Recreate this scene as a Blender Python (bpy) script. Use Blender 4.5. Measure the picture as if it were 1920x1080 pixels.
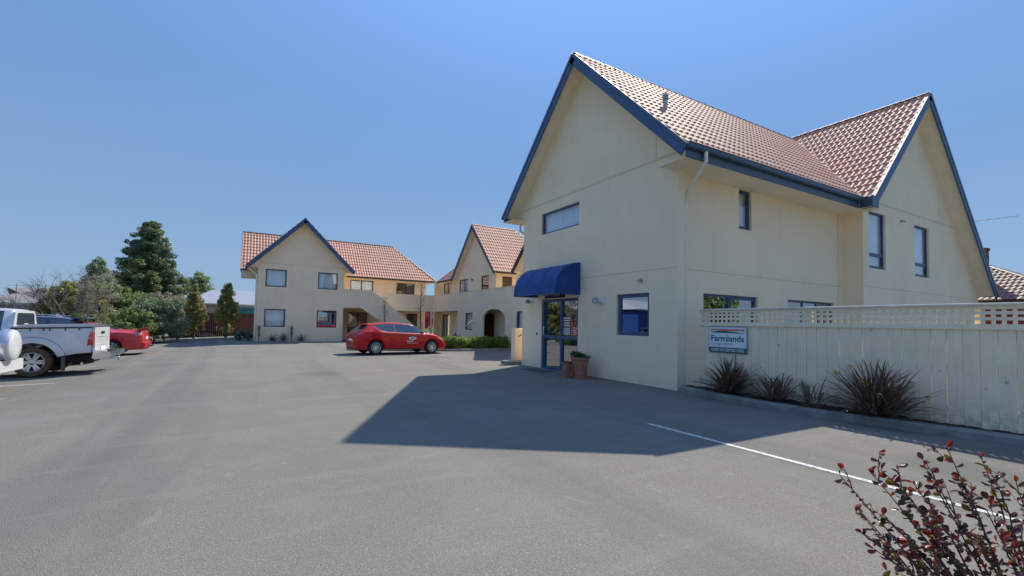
import bpy, bmesh, math, random
from mathutils import Vector, Matrix
from math import sin, cos, pi, radians, sqrt, atan2

for o in list(bpy.data.objects): bpy.data.objects.remove(o)
SC = bpy.context.scene
COL = SC.collection

# ------------------------------------------------------------------ camera
FPX, CYP = 857.17, 572.02
YAW, PITCH, ROLL, HCAM = radians(59.904), radians(2.388), radians(1.136), 1.5
fw = Vector((cos(YAW)*cos(PITCH), sin(YAW)*cos(PITCH), sin(PITCH)))
_r = Vector((sin(YAW), -cos(YAW), 0)); _u = _r.cross(fw)
rt = _r*cos(ROLL) + _u*sin(ROLL); up = -_r*sin(ROLL) + _u*cos(ROLL)
CAM = Vector((0, 0, HCAM))
cam = bpy.data.cameras.new('camera'); co = bpy.data.objects.new('camera', cam); COL.objects.link(co)
co.matrix_world = Matrix(((rt.x, up.x, -fw.x, 0), (rt.y, up.y, -fw.y, 0), (rt.z, up.z, -fw.z, HCAM), (0, 0, 0, 1)))
cam.sensor_width = 36; cam.lens = FPX/1920*36; cam.shift_y = (CYP-540)/1920
cam.clip_start = .05; cam.clip_end = 2000
SC.camera = co

# ------------------------------------------------------------------ sky, sun, exposure
SUNV = Vector((.735, .505, 1.0)).normalized()
ELEV = math.asin(SUNV.z); AZ = atan2(SUNV.x, SUNV.y)
W = bpy.data.worlds.new('World'); SC.world = W; W.use_nodes = True
nt = W.node_tree; bg = nt.nodes['Background']
sky = nt.nodes.new('ShaderNodeTexSky'); sky.sky_type = 'NISHITA'; sky.sun_disc = False
sky.sun_elevation = ELEV; sky.sun_rotation = AZ
sky.air_density = 1.0; sky.dust_density = 0.0; sky.ozone_density = 3.0; sky.altitude = 50
tcw = nt.nodes.new('ShaderNodeTexCoord'); spw = nt.nodes.new('ShaderNodeSeparateXYZ'); nt.links.new(tcw.outputs['Generated'], spw.inputs[0])
rw = nt.nodes.new('ShaderNodeValToRGB'); nt.links.new(spw.outputs[2], rw.inputs[0])           # tint that dims the sky, most towards the horizon
e = rw.color_ramp.elements; e[0].position = 0; e[0].color = (.25, .30, .43, 1); e[1].position = 1; e[1].color = (1, 1, 1, 1)
for p_, c_ in ((.08, (.30, .34, .45)), (.2, (.37, .40, .49)), (.42, (.44, .47, .54)), (.65, (.72, .74, .80))):
    q_ = e.new(p_); q_.color = (*c_, 1)
mw = nt.nodes.new('ShaderNodeMix'); mw.data_type = 'RGBA'; mw.blend_type = 'MULTIPLY'; mw.inputs[0].default_value = 1
nt.links.new(sky.outputs[0], mw.inputs[6]); nt.links.new(rw.outputs[0], mw.inputs[7])
r2 = nt.nodes.new('ShaderNodeValToRGB'); nt.links.new(spw.outputs[2], r2.inputs[0]); e = r2.color_ramp.elements     # even blue with slight paling to the horizon (values / 3)
e[0].position = 0; e[0].color = (.335, .48, .66, 1); e[1].position = 1; e[1].color = (.14, .31, .66, 1)
for p_, c_ in ((.10, (.305, .475, .70)), (.28, (.235, .425, .73)), (.55, (.155, .335, .67))):
    q_ = e.new(p_); q_.color = (*c_, 1)
m3 = nt.nodes.new('ShaderNodeVectorMath'); m3.operation = 'SCALE'; m3.inputs[3].default_value = 2.42; nt.links.new(r2.outputs[0], m3.inputs[0])
r3 = nt.nodes.new('ShaderNodeValToRGB'); nt.links.new(spw.outputs[2], r3.inputs[0]); e = r3.color_ramp.elements
e[0].position = .30; e[0].color = (.86, .86, .86, 1); e[1].position = .85; e[1].color = (.0, .0, .0, 1)
m4 = nt.nodes.new('ShaderNodeMix'); m4.data_type = 'RGBA'; nt.links.new(r3.outputs[0], m4.inputs[0]); nt.links.new(mw.outputs[2], m4.inputs[6]); nt.links.new(m3.outputs[0], m4.inputs[7])
nt.links.new(m4.outputs[2], bg.inputs[0]); bg.inputs[1].default_value = 0.15
sl = bpy.data.lights.new('sun', 'SUN'); so = bpy.data.objects.new('sun', sl); COL.objects.link(so)
sl.energy = 2.42; sl.angle = radians(.53); sl.color = (1, .93, .81)
so.rotation_euler = (-SUNV).to_track_quat('-Z', 'Y').to_euler(); so.location = (0, 0, 60)
SC.view_settings.view_transform = 'Standard'; SC.view_settings.look = 'None'
SC.view_settings.gamma = 1; SC.view_settings.exposure = 1.2
try: SC.view_settings.use_curve_mapping = False
except Exception: pass
SC.render.engine = 'CYCLES'
SC.cycles.diffuse_bounces = 6; SC.cycles.max_bounces = 14; SC.cycles.transparent_max_bounces = 12

# ------------------------------------------------------------------ helpers
def gz(x): return -.04*min(max(-1-x, 0), 8)
def ray(px, py): return fw + rt*((px-960)/FPX) - up*((py-CYP)/FPX)
def PX(px, py, X): d = ray(px, py); return CAM + d*(X/d.x)
def PY(px, py, Y): d = ray(px, py); return CAM + d*(Y/d.y)
def PG(px, py, h=0):
    d = ray(px, py); z = 0
    for _ in range(12):
        p = CAM + d*((z+h-HCAM)/d.z); z = gz(p.x)
    return p
def colX(px, Y):                         # X where image column px crosses depth line Y
    return PY(px, 590, Y).x

def tag(o, label=None, cat=None, group=None, kind=None):
    if label: o['label'] = label
    if cat: o['category'] = cat
    if group: o['group'] = group
    if kind: o['kind'] = kind
    return o
LOCAL = set()
def empty(name, loc=(0, 0, 0), rz=0, label=None, cat=None, group=None, local=False):
    o = bpy.data.objects.new(name, None); o.empty_display_size = .2
    COL.objects.link(o); o.location = loc; o.rotation_euler = (0, 0, rz)
    if local: LOCAL.add(o.name)
    return tag(o, label, cat, group)
def link(name, me, mats=None, parent=None):
    o = bpy.data.objects.new(name, me); COL.objects.link(o)
    if parent:
        o.parent = parent
        if parent.type == 'EMPTY' and parent.name not in LOCAL:      # parts of such roots are modelled in place
            o.matrix_parent_inverse = Matrix.Translation(parent.location).inverted()
    if mats is not None and not me.materials:
        for m in (mats if isinstance(mats, (list, tuple)) else [mats]): me.materials.append(m)
    return o
def copy_tree(o, parent=None):
    c = o.copy(); COL.objects.link(c)
    if parent: c.parent = parent
    for ch in list(o.children): copy_tree(ch, c)
    return c

class Fr:                                # local frame: a*u + b*v + c*n
    def __init__(s, o, u, v, n): s.o, s.u, s.v, s.n = Vector(o), Vector(u), Vector(v), Vector(n)
    def p(s, a, b, c=0): return s.o + s.u*a + s.v*b + s.n*c
ID = Fr((0,0,0), (1,0,0), (0,1,0), (0,0,1))
def FY(Y): return Fr((0,Y,0), (1,0,0), (0,0,1), (0,-1,0))     # wall facing -Y, a = X
def FX(X): return Fr((X,0,0), (0,-1,0), (0,0,1), (-1,0,0))    # wall facing -X, a = -Y
def FXP(X): return Fr((X,0,0), (0,1,0), (0,0,1), (1,0,0))     # wall facing +X, a = Y

class MB:
    def __init__(s): s.v = []; s.f = []; s.m = []
    def add(s, vs, fs, mi=0):
        b = len(s.v); s.v += [tuple(v) for v in vs]
        for f in fs: s.f.append(tuple(b+i for i in f)); s.m.append(mi)
    def quad(s, a, b, c, d, mi=0): s.add([a, b, c, d], [(0,1,2,3)], mi)
    def box(s, a0, a1, b0, b1, c0, c1, F=ID, mi=0, ch=0):
        if ch <= 0:
            vs = [F.p(a, b, c) for c in (c0, c1) for b in (b0, b1) for a in (a0, a1)]
            s.add(vs, [(0,2,3,1), (4,5,7,6), (0,1,5,4), (2,6,7,3), (0,4,6,2), (1,3,7,5)], mi)
        else:                            # front (c1) edges chamfered
            vs = [F.p(a, b, c0) for b in (b0, b1) for a in (a0, a1)]
            vs += [F.p(a, b, c1-ch) for b in (b0, b1) for a in (a0, a1)]
            vs += [F.p(a, b, c1) for b in (b0+ch, b1-ch) for a in (a0+ch, a1-ch)]
            s.add(vs, [(0,2,3,1), (0,1,5,4), (2,6,7,3), (0,4,6,2), (1,3,7,5), (4,5,9,8), (7,6,10,11), (6,4,8,10), (5,7,11,9), (8,9,11,10)], mi)
    def poly(s, pts, mi=0): s.add(pts, [tuple(range(len(pts)))], mi)
    def prism(s, pts2, c0, c1, F=ID, mi=0):
        n = len(pts2)
        vs = [F.p(a, b, c0) for a, b in pts2] + [F.p(a, b, c1) for a, b in pts2]
        s.add(vs, [tuple(range(n-1, -1, -1)), tuple(range(n, 2*n))] + [(i, (i+1) % n, n+(i+1) % n, n+i) for i in range(n)], mi)
    def tube(s, pts, r, n=6, mi=0, cap=True):
        pts = [Vector(p) for p in pts]
        if not isinstance(r, (list, tuple)): r = [r]*len(pts)
        rings = []
        for i, p in enumerate(pts):
            t = (pts[min(i+1, len(pts)-1)] - pts[max(i-1, 0)]).normalized()
            a = t.cross(Vector((0, 0, 1)) if abs(t.z) < .9 else Vector((1, 0, 0))).normalized(); b = t.cross(a)
            rings.append([p + (a*cos(2*pi*k/n) + b*sin(2*pi*k/n))*r[i] for k in range(n)])
        vs = [v for rg in rings for v in rg]; fs = []
        for i in range(len(pts)-1):
            for k in range(n): fs.append((i*n+k, i*n+(k+1) % n, (i+1)*n+(k+1) % n, (i+1)*n+k))
        if cap: fs += [tuple(range(n-1, -1, -1)), tuple((len(pts)-1)*n+k for k in range(n))]
        s.add(vs, fs, mi)
    def lathe(s, prof, n=16, F=ID, mi=0, closed=False):   # prof: (r, h) about the c axis of F
        m = len(prof); vs = []
        for k in range(n):
            a = 2*pi*k/n
            vs += [F.p(r*cos(a), r*sin(a), h) for r, h in prof]
        fs = []
        for k in range(n):
            k2 = (k+1) % n
            for j in range(m if closed else m-1):
                j2 = (j+1) % m
                fs.append((k*m+j, k2*m+j, k2*m+j2, k*m+j2))
        s.add(vs, fs, mi)
    def extrude_path(s, prof, p0, p1, a, b, mi=0, cap=True):   # 2-D profile swept p0->p1 with axes a, b
        p0, p1, a, b = Vector(p0), Vector(p1), Vector(a), Vector(b); n = len(prof)
        vs = [p0 + a*x + b*y for x, y in prof] + [p1 + a*x + b*y for x, y in prof]
        fs = [(i, (i+1) % n, n+(i+1) % n, n+i) for i in range(n)]
        if cap: fs += [tuple(range(n-1, -1, -1)), tuple(range(n, 2*n))]
        s.add(vs, fs, mi)
    def mesh(s, name, smooth=None, weld=False, fix=True):
        me = bpy.data.meshes.new(name); me.from_pydata(s.v, [], s.f)
        for p, m in zip(me.polygons, s.m): p.material_index = m
        if weld or fix:
            bm = bmesh.new(); bm.from_mesh(me)
            if weld: bmesh.ops.remove_doubles(bm, verts=bm.verts, dist=1e-4)
            if fix: bmesh.ops.recalc_face_normals(bm, faces=bm.faces)
            bm.to_mesh(me); bm.free()
        if smooth is not None:
            for p in me.polygons: p.use_smooth = True
            try: me.set_sharp_from_angle(angle=radians(smooth))
            except Exception: pass
        return me
    def build(s, name, mats, parent=None, smooth=None, weld=False, fix=True):
        return link(name, s.mesh(name, smooth, weld, fix), mats, parent)

def interp(tab, x):
    if x <= tab[0][0]: return tab[0][1]
    for (x0, y0), (x1, y1) in zip(tab, tab[1:]):
        if x <= x1: return y0 + (y1-y0)*(x-x0)/(x1-x0)
    return tab[-1][1]
def sinterp(tab, x):                     # smooth (Catmull-Rom) interpolation
    n = len(tab)
    if x <= tab[0][0]: return tab[0][1]
    if x >= tab[-1][0]: return tab[-1][1]
    for i in range(n-1):
        if x <= tab[i+1][0]:
            x0, y0 = tab[i]; x1, y1 = tab[i+1]; h = x1-x0
            m0 = (y1-tab[i-1][1])/(x1-tab[i-1][0]) if i > 0 else (y1-y0)/h
            m1 = (tab[i+2][1]-y0)/(tab[i+2][0]-x0) if i < n-2 else (y1-y0)/h
            t = (x-x0)/h
            return (2*t**3-3*t*t+1)*y0 + (t**3-2*t*t+t)*h*m0 + (-2*t**3+3*t*t)*y1 + (t**3-t*t)*h*m1

# ------------------------------------------------------------------ materials
class N:
    def __init__(s, name):
        s.m = bpy.data.materials.new(name); s.m.use_nodes = True; s.t = s.m.node_tree
        s.b = s.t.nodes['Principled BSDF']; s.out = s.t.nodes['Material Output']
        s.b.inputs['Specular IOR Level'].default_value = .4
        g = s.t.nodes.new('ShaderNodeNewGeometry'); s.pos = g.outputs['Position']; s.rpi = g.outputs['Random Per Island']; s.geo = g
        s.tc = s.t.nodes.new('ShaderNodeTexCoord'); s.obj = s.tc.outputs['Object']
        s.oi = s.t.nodes.new('ShaderNodeObjectInfo'); s.rnd = s.oi.outputs['Random']
    def n(s, t, **k):
        x = s.t.nodes.new(t)
        for a, v in k.items(): setattr(x, a, v)
        return x
    def l(s, a, b): s.t.links.new(a, b)
    def noise(s, scale, detail=3, rough=.55, vec=None, dist=0, stretch=None):
        x = s.n('ShaderNodeTexNoise'); x.inputs['Scale'].default_value = scale; x.inputs['Detail'].default_value = detail
        x.inputs['Roughness'].default_value = rough; x.inputs['Distortion'].default_value = dist
        v = vec or s.pos
        if stretch:
            mp = s.n('ShaderNodeMapping'); mp.inputs['Scale'].default_value = stretch[:3]
            if len(stretch) > 3: mp.inputs['Rotation'].default_value = (0, 0, stretch[3])
            s.l(v, mp.inputs[0]); v = mp.outputs[0]
        s.l(v, x.inputs['Vector']); return x.outputs['Fac']
    def ramp(s, fac, stops):
        r = s.n('ShaderNodeValToRGB'); e = r.color_ramp.elements
        while len(e) < len(stops): e.new(.5)
        for i, (p, c) in enumerate(stops):
            e[i].position = p; e[i].color = (c if len(c) == 4 else (*c, 1)) if isinstance(c, (tuple, list)) else (c, c, c, 1)
        s.l(fac, r.inputs[0]); return r.outputs[0]
    def mix(s, fac, a, b, mode='MIX'):
        x = s.n('ShaderNodeMix', data_type='RGBA', blend_type=mode)
        if isinstance(fac, (int, float)): x.inputs[0].default_value = fac
        else: s.l(fac, x.inputs[0])
        for i, v in ((6, a), (7, b)):
            if isinstance(v, (tuple, list)): x.inputs[i].default_value = (*v[:3], 1)
            else: s.l(v, x.inputs[i])
        return x.outputs[2]
    def math(s, op, a, b=0):
        x = s.n('ShaderNodeMath', operation=op)
        for i, v in ((0, a), (1, b)):
            if isinstance(v, (int, float)): x.inputs[i].default_value = v
            else: s.l(v, x.inputs[i])
        return x.outputs[0]
    def color(s, c):
        if isinstance(c, (tuple, list)): s.b.inputs['Base Color'].default_value = (*c[:3], 1)
        else: s.l(c, s.b.inputs['Base Color'])
    def bump(s, h, strength=.3, dist=.01):
        x = s.n('ShaderNodeBump'); x.inputs['Strength'].default_value = strength; x.inputs['Distance'].default_value = dist
        s.l(h, x.inputs['Height']); s.l(x.outputs[0], s.b.inputs['Normal'])
    def set(s, **k):
        for a, v in k.items():
            i = s.b.inputs[a.replace('_', ' ')]
            if isinstance(v, (int, float)): i.default_value = v
            elif isinstance(v, (tuple, list)): i.default_value = (*v[:3], 1)
            else: s.l(v, i)
        return s

def plain(name, c, rough=.6, var=.12, scale=6, metal=0, spec=.4, bump=0, coat=0, perobj=0):
    n = N(name); f = n.noise(scale, 4)
    c1 = tuple(x*(1-var) for x in c); c2 = tuple(min(1, x*(1+var)) for x in c)
    col = n.ramp(f, [(.3, c1), (.7, c2)])
    if perobj:
        v = n.math('MULTIPLY_ADD', n.rnd, perobj*2); n.t.nodes[-1].inputs[2].default_value = 1-perobj
        k = n.n('ShaderNodeCombineColor')
        for i in range(3): n.l(v, k.inputs[i])
        col = n.mix(1.0, col, k.outputs[0], 'MULTIPLY')
    n.color(col); n.set(Roughness=rough, Metallic=metal)
    n.b.inputs['Specular IOR Level'].default_value = spec
    if coat: n.b.inputs['Coat Weight'].default_value = coat; n.b.inputs['Coat Roughness'].default_value = .06
    if bump: n.bump(n.noise(scale*12, 3), bump, .004)
    return n.m

def stucco(name, c, stain=.17):
    n = N(name)
    big = n.noise(.55, 5, .6); streak = n.noise(3.2, 6, .68, stretch=(1, 1, .10)); fine = n.noise(90, 3, .7)
    base = n.ramp(big, [(.3, tuple(x*.93 for x in c)), (.7, tuple(min(1, x*1.05) for x in c))])
    sep = n.n('ShaderNodeSeparateXYZ'); n.l(n.pos, sep.inputs[0])
    low = n.ramp(sep.outputs[2], [(0.0, 1), (.35, 0)])               # splash-back dirt at the foot of the wall
    dirt = n.ramp(streak, [(.48, 0), (.78, 1)])
    m1 = n.mix(n.math('MULTIPLY', dirt, stain), base, (c[0]*.66, c[1]*.64, c[2]*.60))
    m1 = n.mix(n.math('MULTIPLY', n.ramp(n.noise(9, 5, .7), [(.5, 0), (.8, 1)]), .16), m1, (min(1, c[0]*1.12), min(1, c[1]*1.12), min(1, c[2]*1.15)))
    m2 = n.mix(n.math('MULTIPLY', low, n.math('MULTIPLY', n.ramp(n.noise(3, 4), [(.35, 0), (.7, 1)]), .35)), m1, (.25, .22, .17))
    n.color(m2); n.set(Roughness=.9); n.b.inputs['Specular IOR Level'].default_value = .15
    n.bump(n.math('ADD', fine, n.math('MULTIPLY', n.noise(25, 3), .8)), .35, .006)
    return n.m

def asphalt(name):
    n = N(name)
    sp = n.n('ShaderNodeTexVoronoi'); sp.inputs['Scale'].default_value = 150; n.l(n.pos, sp.inputs['Vector'])
    stone = n.n('ShaderNodeSeparateColor'); n.l(sp.outputs['Color'], stone.inputs[0])
    big = n.noise(.12, 5, .6, dist=.6); mid = n.noise(.7, 6, .65); trk = n.noise(.6, 4, .6, stretch=(1.0, .06, 1, radians(10)), dist=.5)
    sc = n.noise(.8, 4, .7, stretch=(.25, 2.0, 1, radians(-20))); fine = n.noise(30, 5, .85)
    c = n.ramp(stone.outputs[0], [(0, (.155,.146,.124)), (.5, (.208,.195,.165)), (.93, (.250,.233,.200)), (1, (.38,.355,.31))])
    c = n.mix(n.math('MULTIPLY', n.ramp(fine, [(.35, 0), (.75, 1)]), .45), c, (.237,.222,.190))
    c = n.mix(n.math('MULTIPLY', n.ramp(big, [(.38, 0), (.66, 1)]), .5), c, (.15,.145,.136))
    c = n.mix(n.math('MULTIPLY', n.ramp(mid, [(.45, 0), (.75, 1)]), .38), c, (.285,.272,.245))
    c = n.mix(n.math('MULTIPLY', n.ramp(trk, [(.48, 0), (.66, 1)]), .6), c, (.138,.133,.120))
    c = n.mix(n.math('MULTIPLY', n.ramp(sc, [(.56, 0), (.8, 1)]), .42), c, (.31,.297,.268))
    pat = n.noise(2.2, 3, .5, dist=1.5); c = n.mix(n.math('MULTIPLY', n.ramp(pat, [(.66, 0), (.74, 1)]), .35), c, (.34,.33,.30))
    for sca, r0, col, k in ((1.1, .010, (.02,.02,.02), .9), (.42, .16, (.10,.098,.094), .35), (2.7, .02, (.07,.065,.06), .8)):
        v2 = n.n('ShaderNodeTexVoronoi'); v2.inputs['Scale'].default_value = sca; v2.inputs['Randomness'].default_value = 1; n.l(n.pos, v2.inputs['Vector'])
        sep = n.n('ShaderNodeSeparateColor'); n.l(v2.outputs['Color'], sep.inputs[0])
        spot = n.math('MULTIPLY', n.ramp(v2.outputs['Distance'], [(r0, 1), (r0*2, 0)]), n.ramp(sep.outputs[1], [(.55, 0), (.6, 1)]))
        c = n.mix(n.math('MULTIPLY', spot, k), c, col)
    n.color(c); n.set(Roughness=.93); n.b.inputs['Specular IOR Level'].default_value = .12
    n.bump(n.math('ADD', sp.outputs['Distance'], fine), .7, .006)
    return n.m

def tile_mat(name):
    n = N(name)
    f = n.noise(1.1, 4); g = n.noise(40, 3)
    c = n.ramp(f, [(.3, (.60,.28,.165)), (.7, (.70,.37,.24))])
    c = n.mix(n.math('MULTIPLY', n.rnd, .35), c, (.78,.50,.38))
    c = n.mix(n.math('MULTIPLY', n.rpi, .35), c, (.52,.23,.15))
    c = n.mix(n.math('MULTIPLY', n.ramp(g, [(.45, 0), (.8, 1)]), .3), c, (.82,.62,.50))
    c = n.mix(n.math('MULTIPLY', n.ramp(n.noise(3.5, 5, .7), [(.52, 0), (.75, 1)]), .35), c, (.30,.16,.12))
    c = n.mix(n.math('MULTIPLY', n.ramp(n.noise(14, 4, .7), [(.62, 0), (.72, 1)]), .4), c, (.50,.46,.38))
    n.color(c); n.set(Roughness=.66); n.b.inputs['Specular IOR Level'].default_value = .40
    n.bump(g, .25, .003)
    return n.m

def leafmat(name, a, b, c=None, rough=.5, trans=.45, scale=1.2):
    n = N(name)
    k = n.ramp(n.rpi, [(0, a), (1, b)])
    if c: k = n.mix(n.ramp(n.noise(scale, 3), [(.42, 0), (.68, 1)]), k, c)
    n.color(k); n.set(Roughness=rough); n.b.inputs['Specular IOR Level'].default_value = .35
    tr = n.n('ShaderNodeBsdfTranslucent'); n.l(k, tr.inputs[0])
    ms = n.n('ShaderNodeMixShader'); ms.inputs[0].default_value = trans
    n.l(n.b.outputs[0], ms.inputs[1]); n.l(tr.outputs[0], ms.inputs[2]); n.l(ms.outputs[0], n.out.inputs[0])
    return n.m

def glass(name, tint=(.93,.96,.98), ior=1.9, rough=0.0, dark=None):
    n = N(name); t = n.t
    fr = n.n('ShaderNodeFresnel'); bf = n.n('ShaderNodeMix'); bf.inputs[2].default_value = ior; bf.inputs[3].default_value = 1/ior; n.l(n.geo.outputs['Backfacing'], bf.inputs[0]); n.l(bf.outputs[0], fr.inputs[0])
    gl = n.n('ShaderNodeBsdfGlossy'); gl.inputs['Roughness'].default_value = rough; gl.inputs[0].default_value = (.95,.97,1,1)
    if dark: tr = n.n('ShaderNodeBsdfDiffuse'); tr.inputs[0].default_value = (*dark, 1)
    else: tr = n.n('ShaderNodeBsdfTransparent'); tr.inputs[0].default_value = (*tint, 1)
    w = n.n('ShaderNodeTexNoise'); w.inputs['Scale'].default_value = .7; n.l(n.pos, w.inputs['Vector'])
    bp = n.n('ShaderNodeBump'); bp.inputs['Strength'].default_value = .05; bp.inputs['Distance'].default_value = .02; n.l(w.outputs['Fac'], bp.inputs['Height']); n.l(bp.outputs[0], gl.inputs['Normal'])
    ms = n.n('ShaderNodeMixShader'); n.l(fr.outputs[0], ms.inputs[0]); n.l(tr.outputs[0], ms.inputs[1]); n.l(gl.outputs[0], ms.inputs[2]); n.l(ms.outputs[0], n.out.inputs[0])
    return n.m

CREAM = (.93, .77, .55)
M = {}
M['stucco'] = stucco('cream_stucco', CREAM)
M['soffit'] = plain('soffit_board', (.90,.78,.58), .7, .05, 2)
M['cream_metal'] = plain('cream_downpipe', (.88,.80,.66), .45, .05, 3)
M['blue'] = plain('blue_barge_board', (.045,.095,.20), .4, .12, 3, spec=.5)
M['navy'] = plain('navy_window_frame', (.035,.065,.14), .4, .08, 3, spec=.5)
M['gutter'] = plain('grey_blue_gutter', (.06,.085,.13), .35, .1, 3, spec=.5)
M['brown'] = plain('brown_joinery', (.075,.038,.030), .5, .1, 4)
M['browndoor'] = plain('brown_door', (.13,.07,.05), .6, .1, 4)
M['ridge'] = plain('ridge_capping', (.20,.075,.055), .5, .15, 4)
M['valley'] = plain('valley_flashing', (.48,.33,.28), .5, .1, 4)
M['tile'] = tile_mat('clay_coloured_tile')
M['asphalt'] = asphalt('worn_asphalt')
M['joint'] = plain('sealant_joint', (.56,.47,.34), .8, .1, 6)
M['paint'] = (lambda n: (n.color(n.mix(n.ramp(n.noise(22, 5, .8), [(.50, 0), (.60, 1)]), (.60,.59,.56), (.26,.25,.23))), n.set(Roughness=.8), n.m)[2])(N('worn_road_paint'))
M['concrete'] = plain('kerb_concrete', (.24,.235,.22), .9, .3, 3.5, bump=.4, spec=.2)
M['bark'] = plain('bark_mulch', (.07,.05,.038), .95, .5, 25, bump=.9, spec=.1)
M['grass'] = plain('dry_grass', (.075,.10,.035), .95, .3, 2, bump=.6, spec=.1)
M['glass'] = glass('window_glass', ior=1.85)
M['glass_dark'] = glass('dark_glass', ior=4.2, dark=(.012,.014,.018))
M['carglass'] = glass('car_glass', ior=2.1, dark=(.03,.042,.055))
M['clearglass'] = glass('car_side_glass', tint=(.5,.58,.6), ior=1.5)
M['curtain'] = plain('net_curtain', (.84,.86,.88), .9, .05, 3)
M['dark'] = plain('dark_interior', (.03,.03,.03), .9, .1)
M['black'] = plain('black_plastic', (.018,.018,.02), .5, .1)
M['white'] = plain('white_plastic', (.75,.75,.73), .45, .05)
M['steel'] = plain('galvanised_metal', (.42,.42,.41), .4, .15, 8, metal=.8)
M['chrome'] = plain('chrome', (.75,.76,.78), .12, .03, 4, metal=1)
M['alloy'] = plain('alloy_wheel', (.62,.63,.65), .3, .05, 4, metal=.75)
M['tyre'] = plain('tyre_rubber', (.028,.026,.025), .85, .2, 20)
M['dirtytyre'] = plain('muddy_tyre', (.12,.075,.045), .95, .3, 14)
M['terracotta'] = plain('terracotta', (.40,.17,.115), .85, .25, 9, bump=.3)
M['soil'] = plain('potting_soil', (.04,.028,.02), .95, .3, 30)
def fence_mat():
    n = N('weathered_painted_board')
    v = n.n('ShaderNodeVectorMath', operation='ADD'); k = n.n('ShaderNodeCombineXYZ')
    for i in range(3): n.l(n.math('MULTIPLY', n.rnd, 37.0*(i+1)), k.inputs[i])
    n.l(n.pos, v.inputs[0]); n.l(k.outputs[0], v.inputs[1]); vec = v.outputs[0]
    gr = n.noise(9, 5, .7, vec=vec, stretch=(3, 3, .12)); bl = n.noise(2.6, 5, .65, vec=vec)
    kn = n.n('ShaderNodeTexVoronoi'); kn.inputs['Scale'].default_value = 2.4; n.l(vec, kn.inputs['Vector'])
    knot = n.ramp(kn.outputs['Distance'], [(.04, 1), (.10, 0)])
    c = n.ramp(bl, [(.3, (.84,.71,.51)), (.7, (.95,.81,.59))])
    c = n.mix(n.math('MULTIPLY', n.ramp(gr, [(.5, 0), (.72, 1)]), .24), c, (.46,.41,.32))
    c = n.mix(n.math('MULTIPLY', knot, n.math('MULTIPLY', n.ramp(n.noise(30, 3, vec=vec), [(.4, 0), (.6, 1)]), .55)), c, (.09,.08,.065))
    sep = n.n('ShaderNodeSeparateXYZ'); n.l(n.pos, sep.inputs[0])
    lowm = n.math('MULTIPLY', n.ramp(sep.outputs[2], [(.1, 1), (.6, 0)]), n.ramp(n.noise(7, 4, vec=vec), [(.4, 0), (.65, 1)]))
    c = n.mix(n.math('MULTIPLY', lowm, .5), c, (.13,.125,.10))
    n.color(c); n.set(Roughness=.85); n.b.inputs['Specular IOR Level'].default_value = .2
    n.bump(gr, .4, .004); return n.m
M['fence'] = fence_mat()
M['fencecap'] = plain('fence_capping', (.74,.66,.54), .8, .15, 5)
def awn_mat():
    n = N('blue_awning_canvas'); c = n.ramp(n.noise(3, 4), [(.3, (.008,.045,.20)), (.7, (.014,.075,.29))])
    n.color(c); n.set(Roughness=.6); n.bump(n.noise(60, 2), .1, .002); return n.m
M['awning'] = awn_mat()
M['redpaint'] = plain('red_car_paint', (.50,.002,.010), .4, .05, 2, spec=.15, coat=.6)
M['red2'] = plain('bright_red_car_paint', (.62,.025,.025), .35, .05, 2, spec=.5, coat=.8)
M['silver'] = plain('silver_white_paint', (.64,.65,.66), .35, .04, 2, metal=.15, coat=.7)
M['whitepaint'] = plain('white_car_paint', (.72,.72,.71), .35, .03, 2, coat=.8)
M['bluepaint'] = plain('dark_blue_car_paint', (.012,.022,.06), .3, .05, 2, coat=1)
M['redlamp'] = plain('red_lamp_lens', (.5,.012,.015), .15, .05, 3, coat=1)
M['clearlamp'] = plain('clear_lamp_lens', (.55,.56,.58), .12, .1, 9, metal=.4, coat=1)
M['plate'] = plain('number_plate', (.72,.72,.7), .5, .02)
M['seat'] = plain('seat_fabric', (.02,.03,.07), .9, .1)
M['bark2'] = plain('tree_bark', (.13,.10,.08), .95, .3, 12, bump=.5)
M['palebark'] = plain('pale_bark', (.33,.27,.22), .95, .25, 12, bump=.5)
M['twig'] = plain('grey_twigs', (.23,.19,.17), .95, .2, 8)
# ------------------------------------------------------------------ setting: ground, car park, kerbs, paint
def sloped_sheet(name, x0, x1, y0, y1, dz, mat, kind='structure'):
    mb = MB(); xs = sorted(set([x0, x1] + [x for x in (-9, -1) if x0 < x < x1])); ys = [y0, y1]
    for xa, xb in zip(xs, xs[1:]):
        for ya, yb in zip(ys, ys[1:]):
            mb.quad((xa, ya, gz(xa)+dz), (xb, ya, gz(xb)+dz), (xb, yb, gz(xb)+dz), (xa, yb, gz(xa)+dz))
    o = mb.build(name, mat, weld=True); tag(o, kind=kind); return o
sloped_sheet('ground', -600, 600, -600, 700, -.03, M['grass'])
sloped_sheet('car_park', -16, 30, -14, 64, 0, M['asphalt'])

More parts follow.
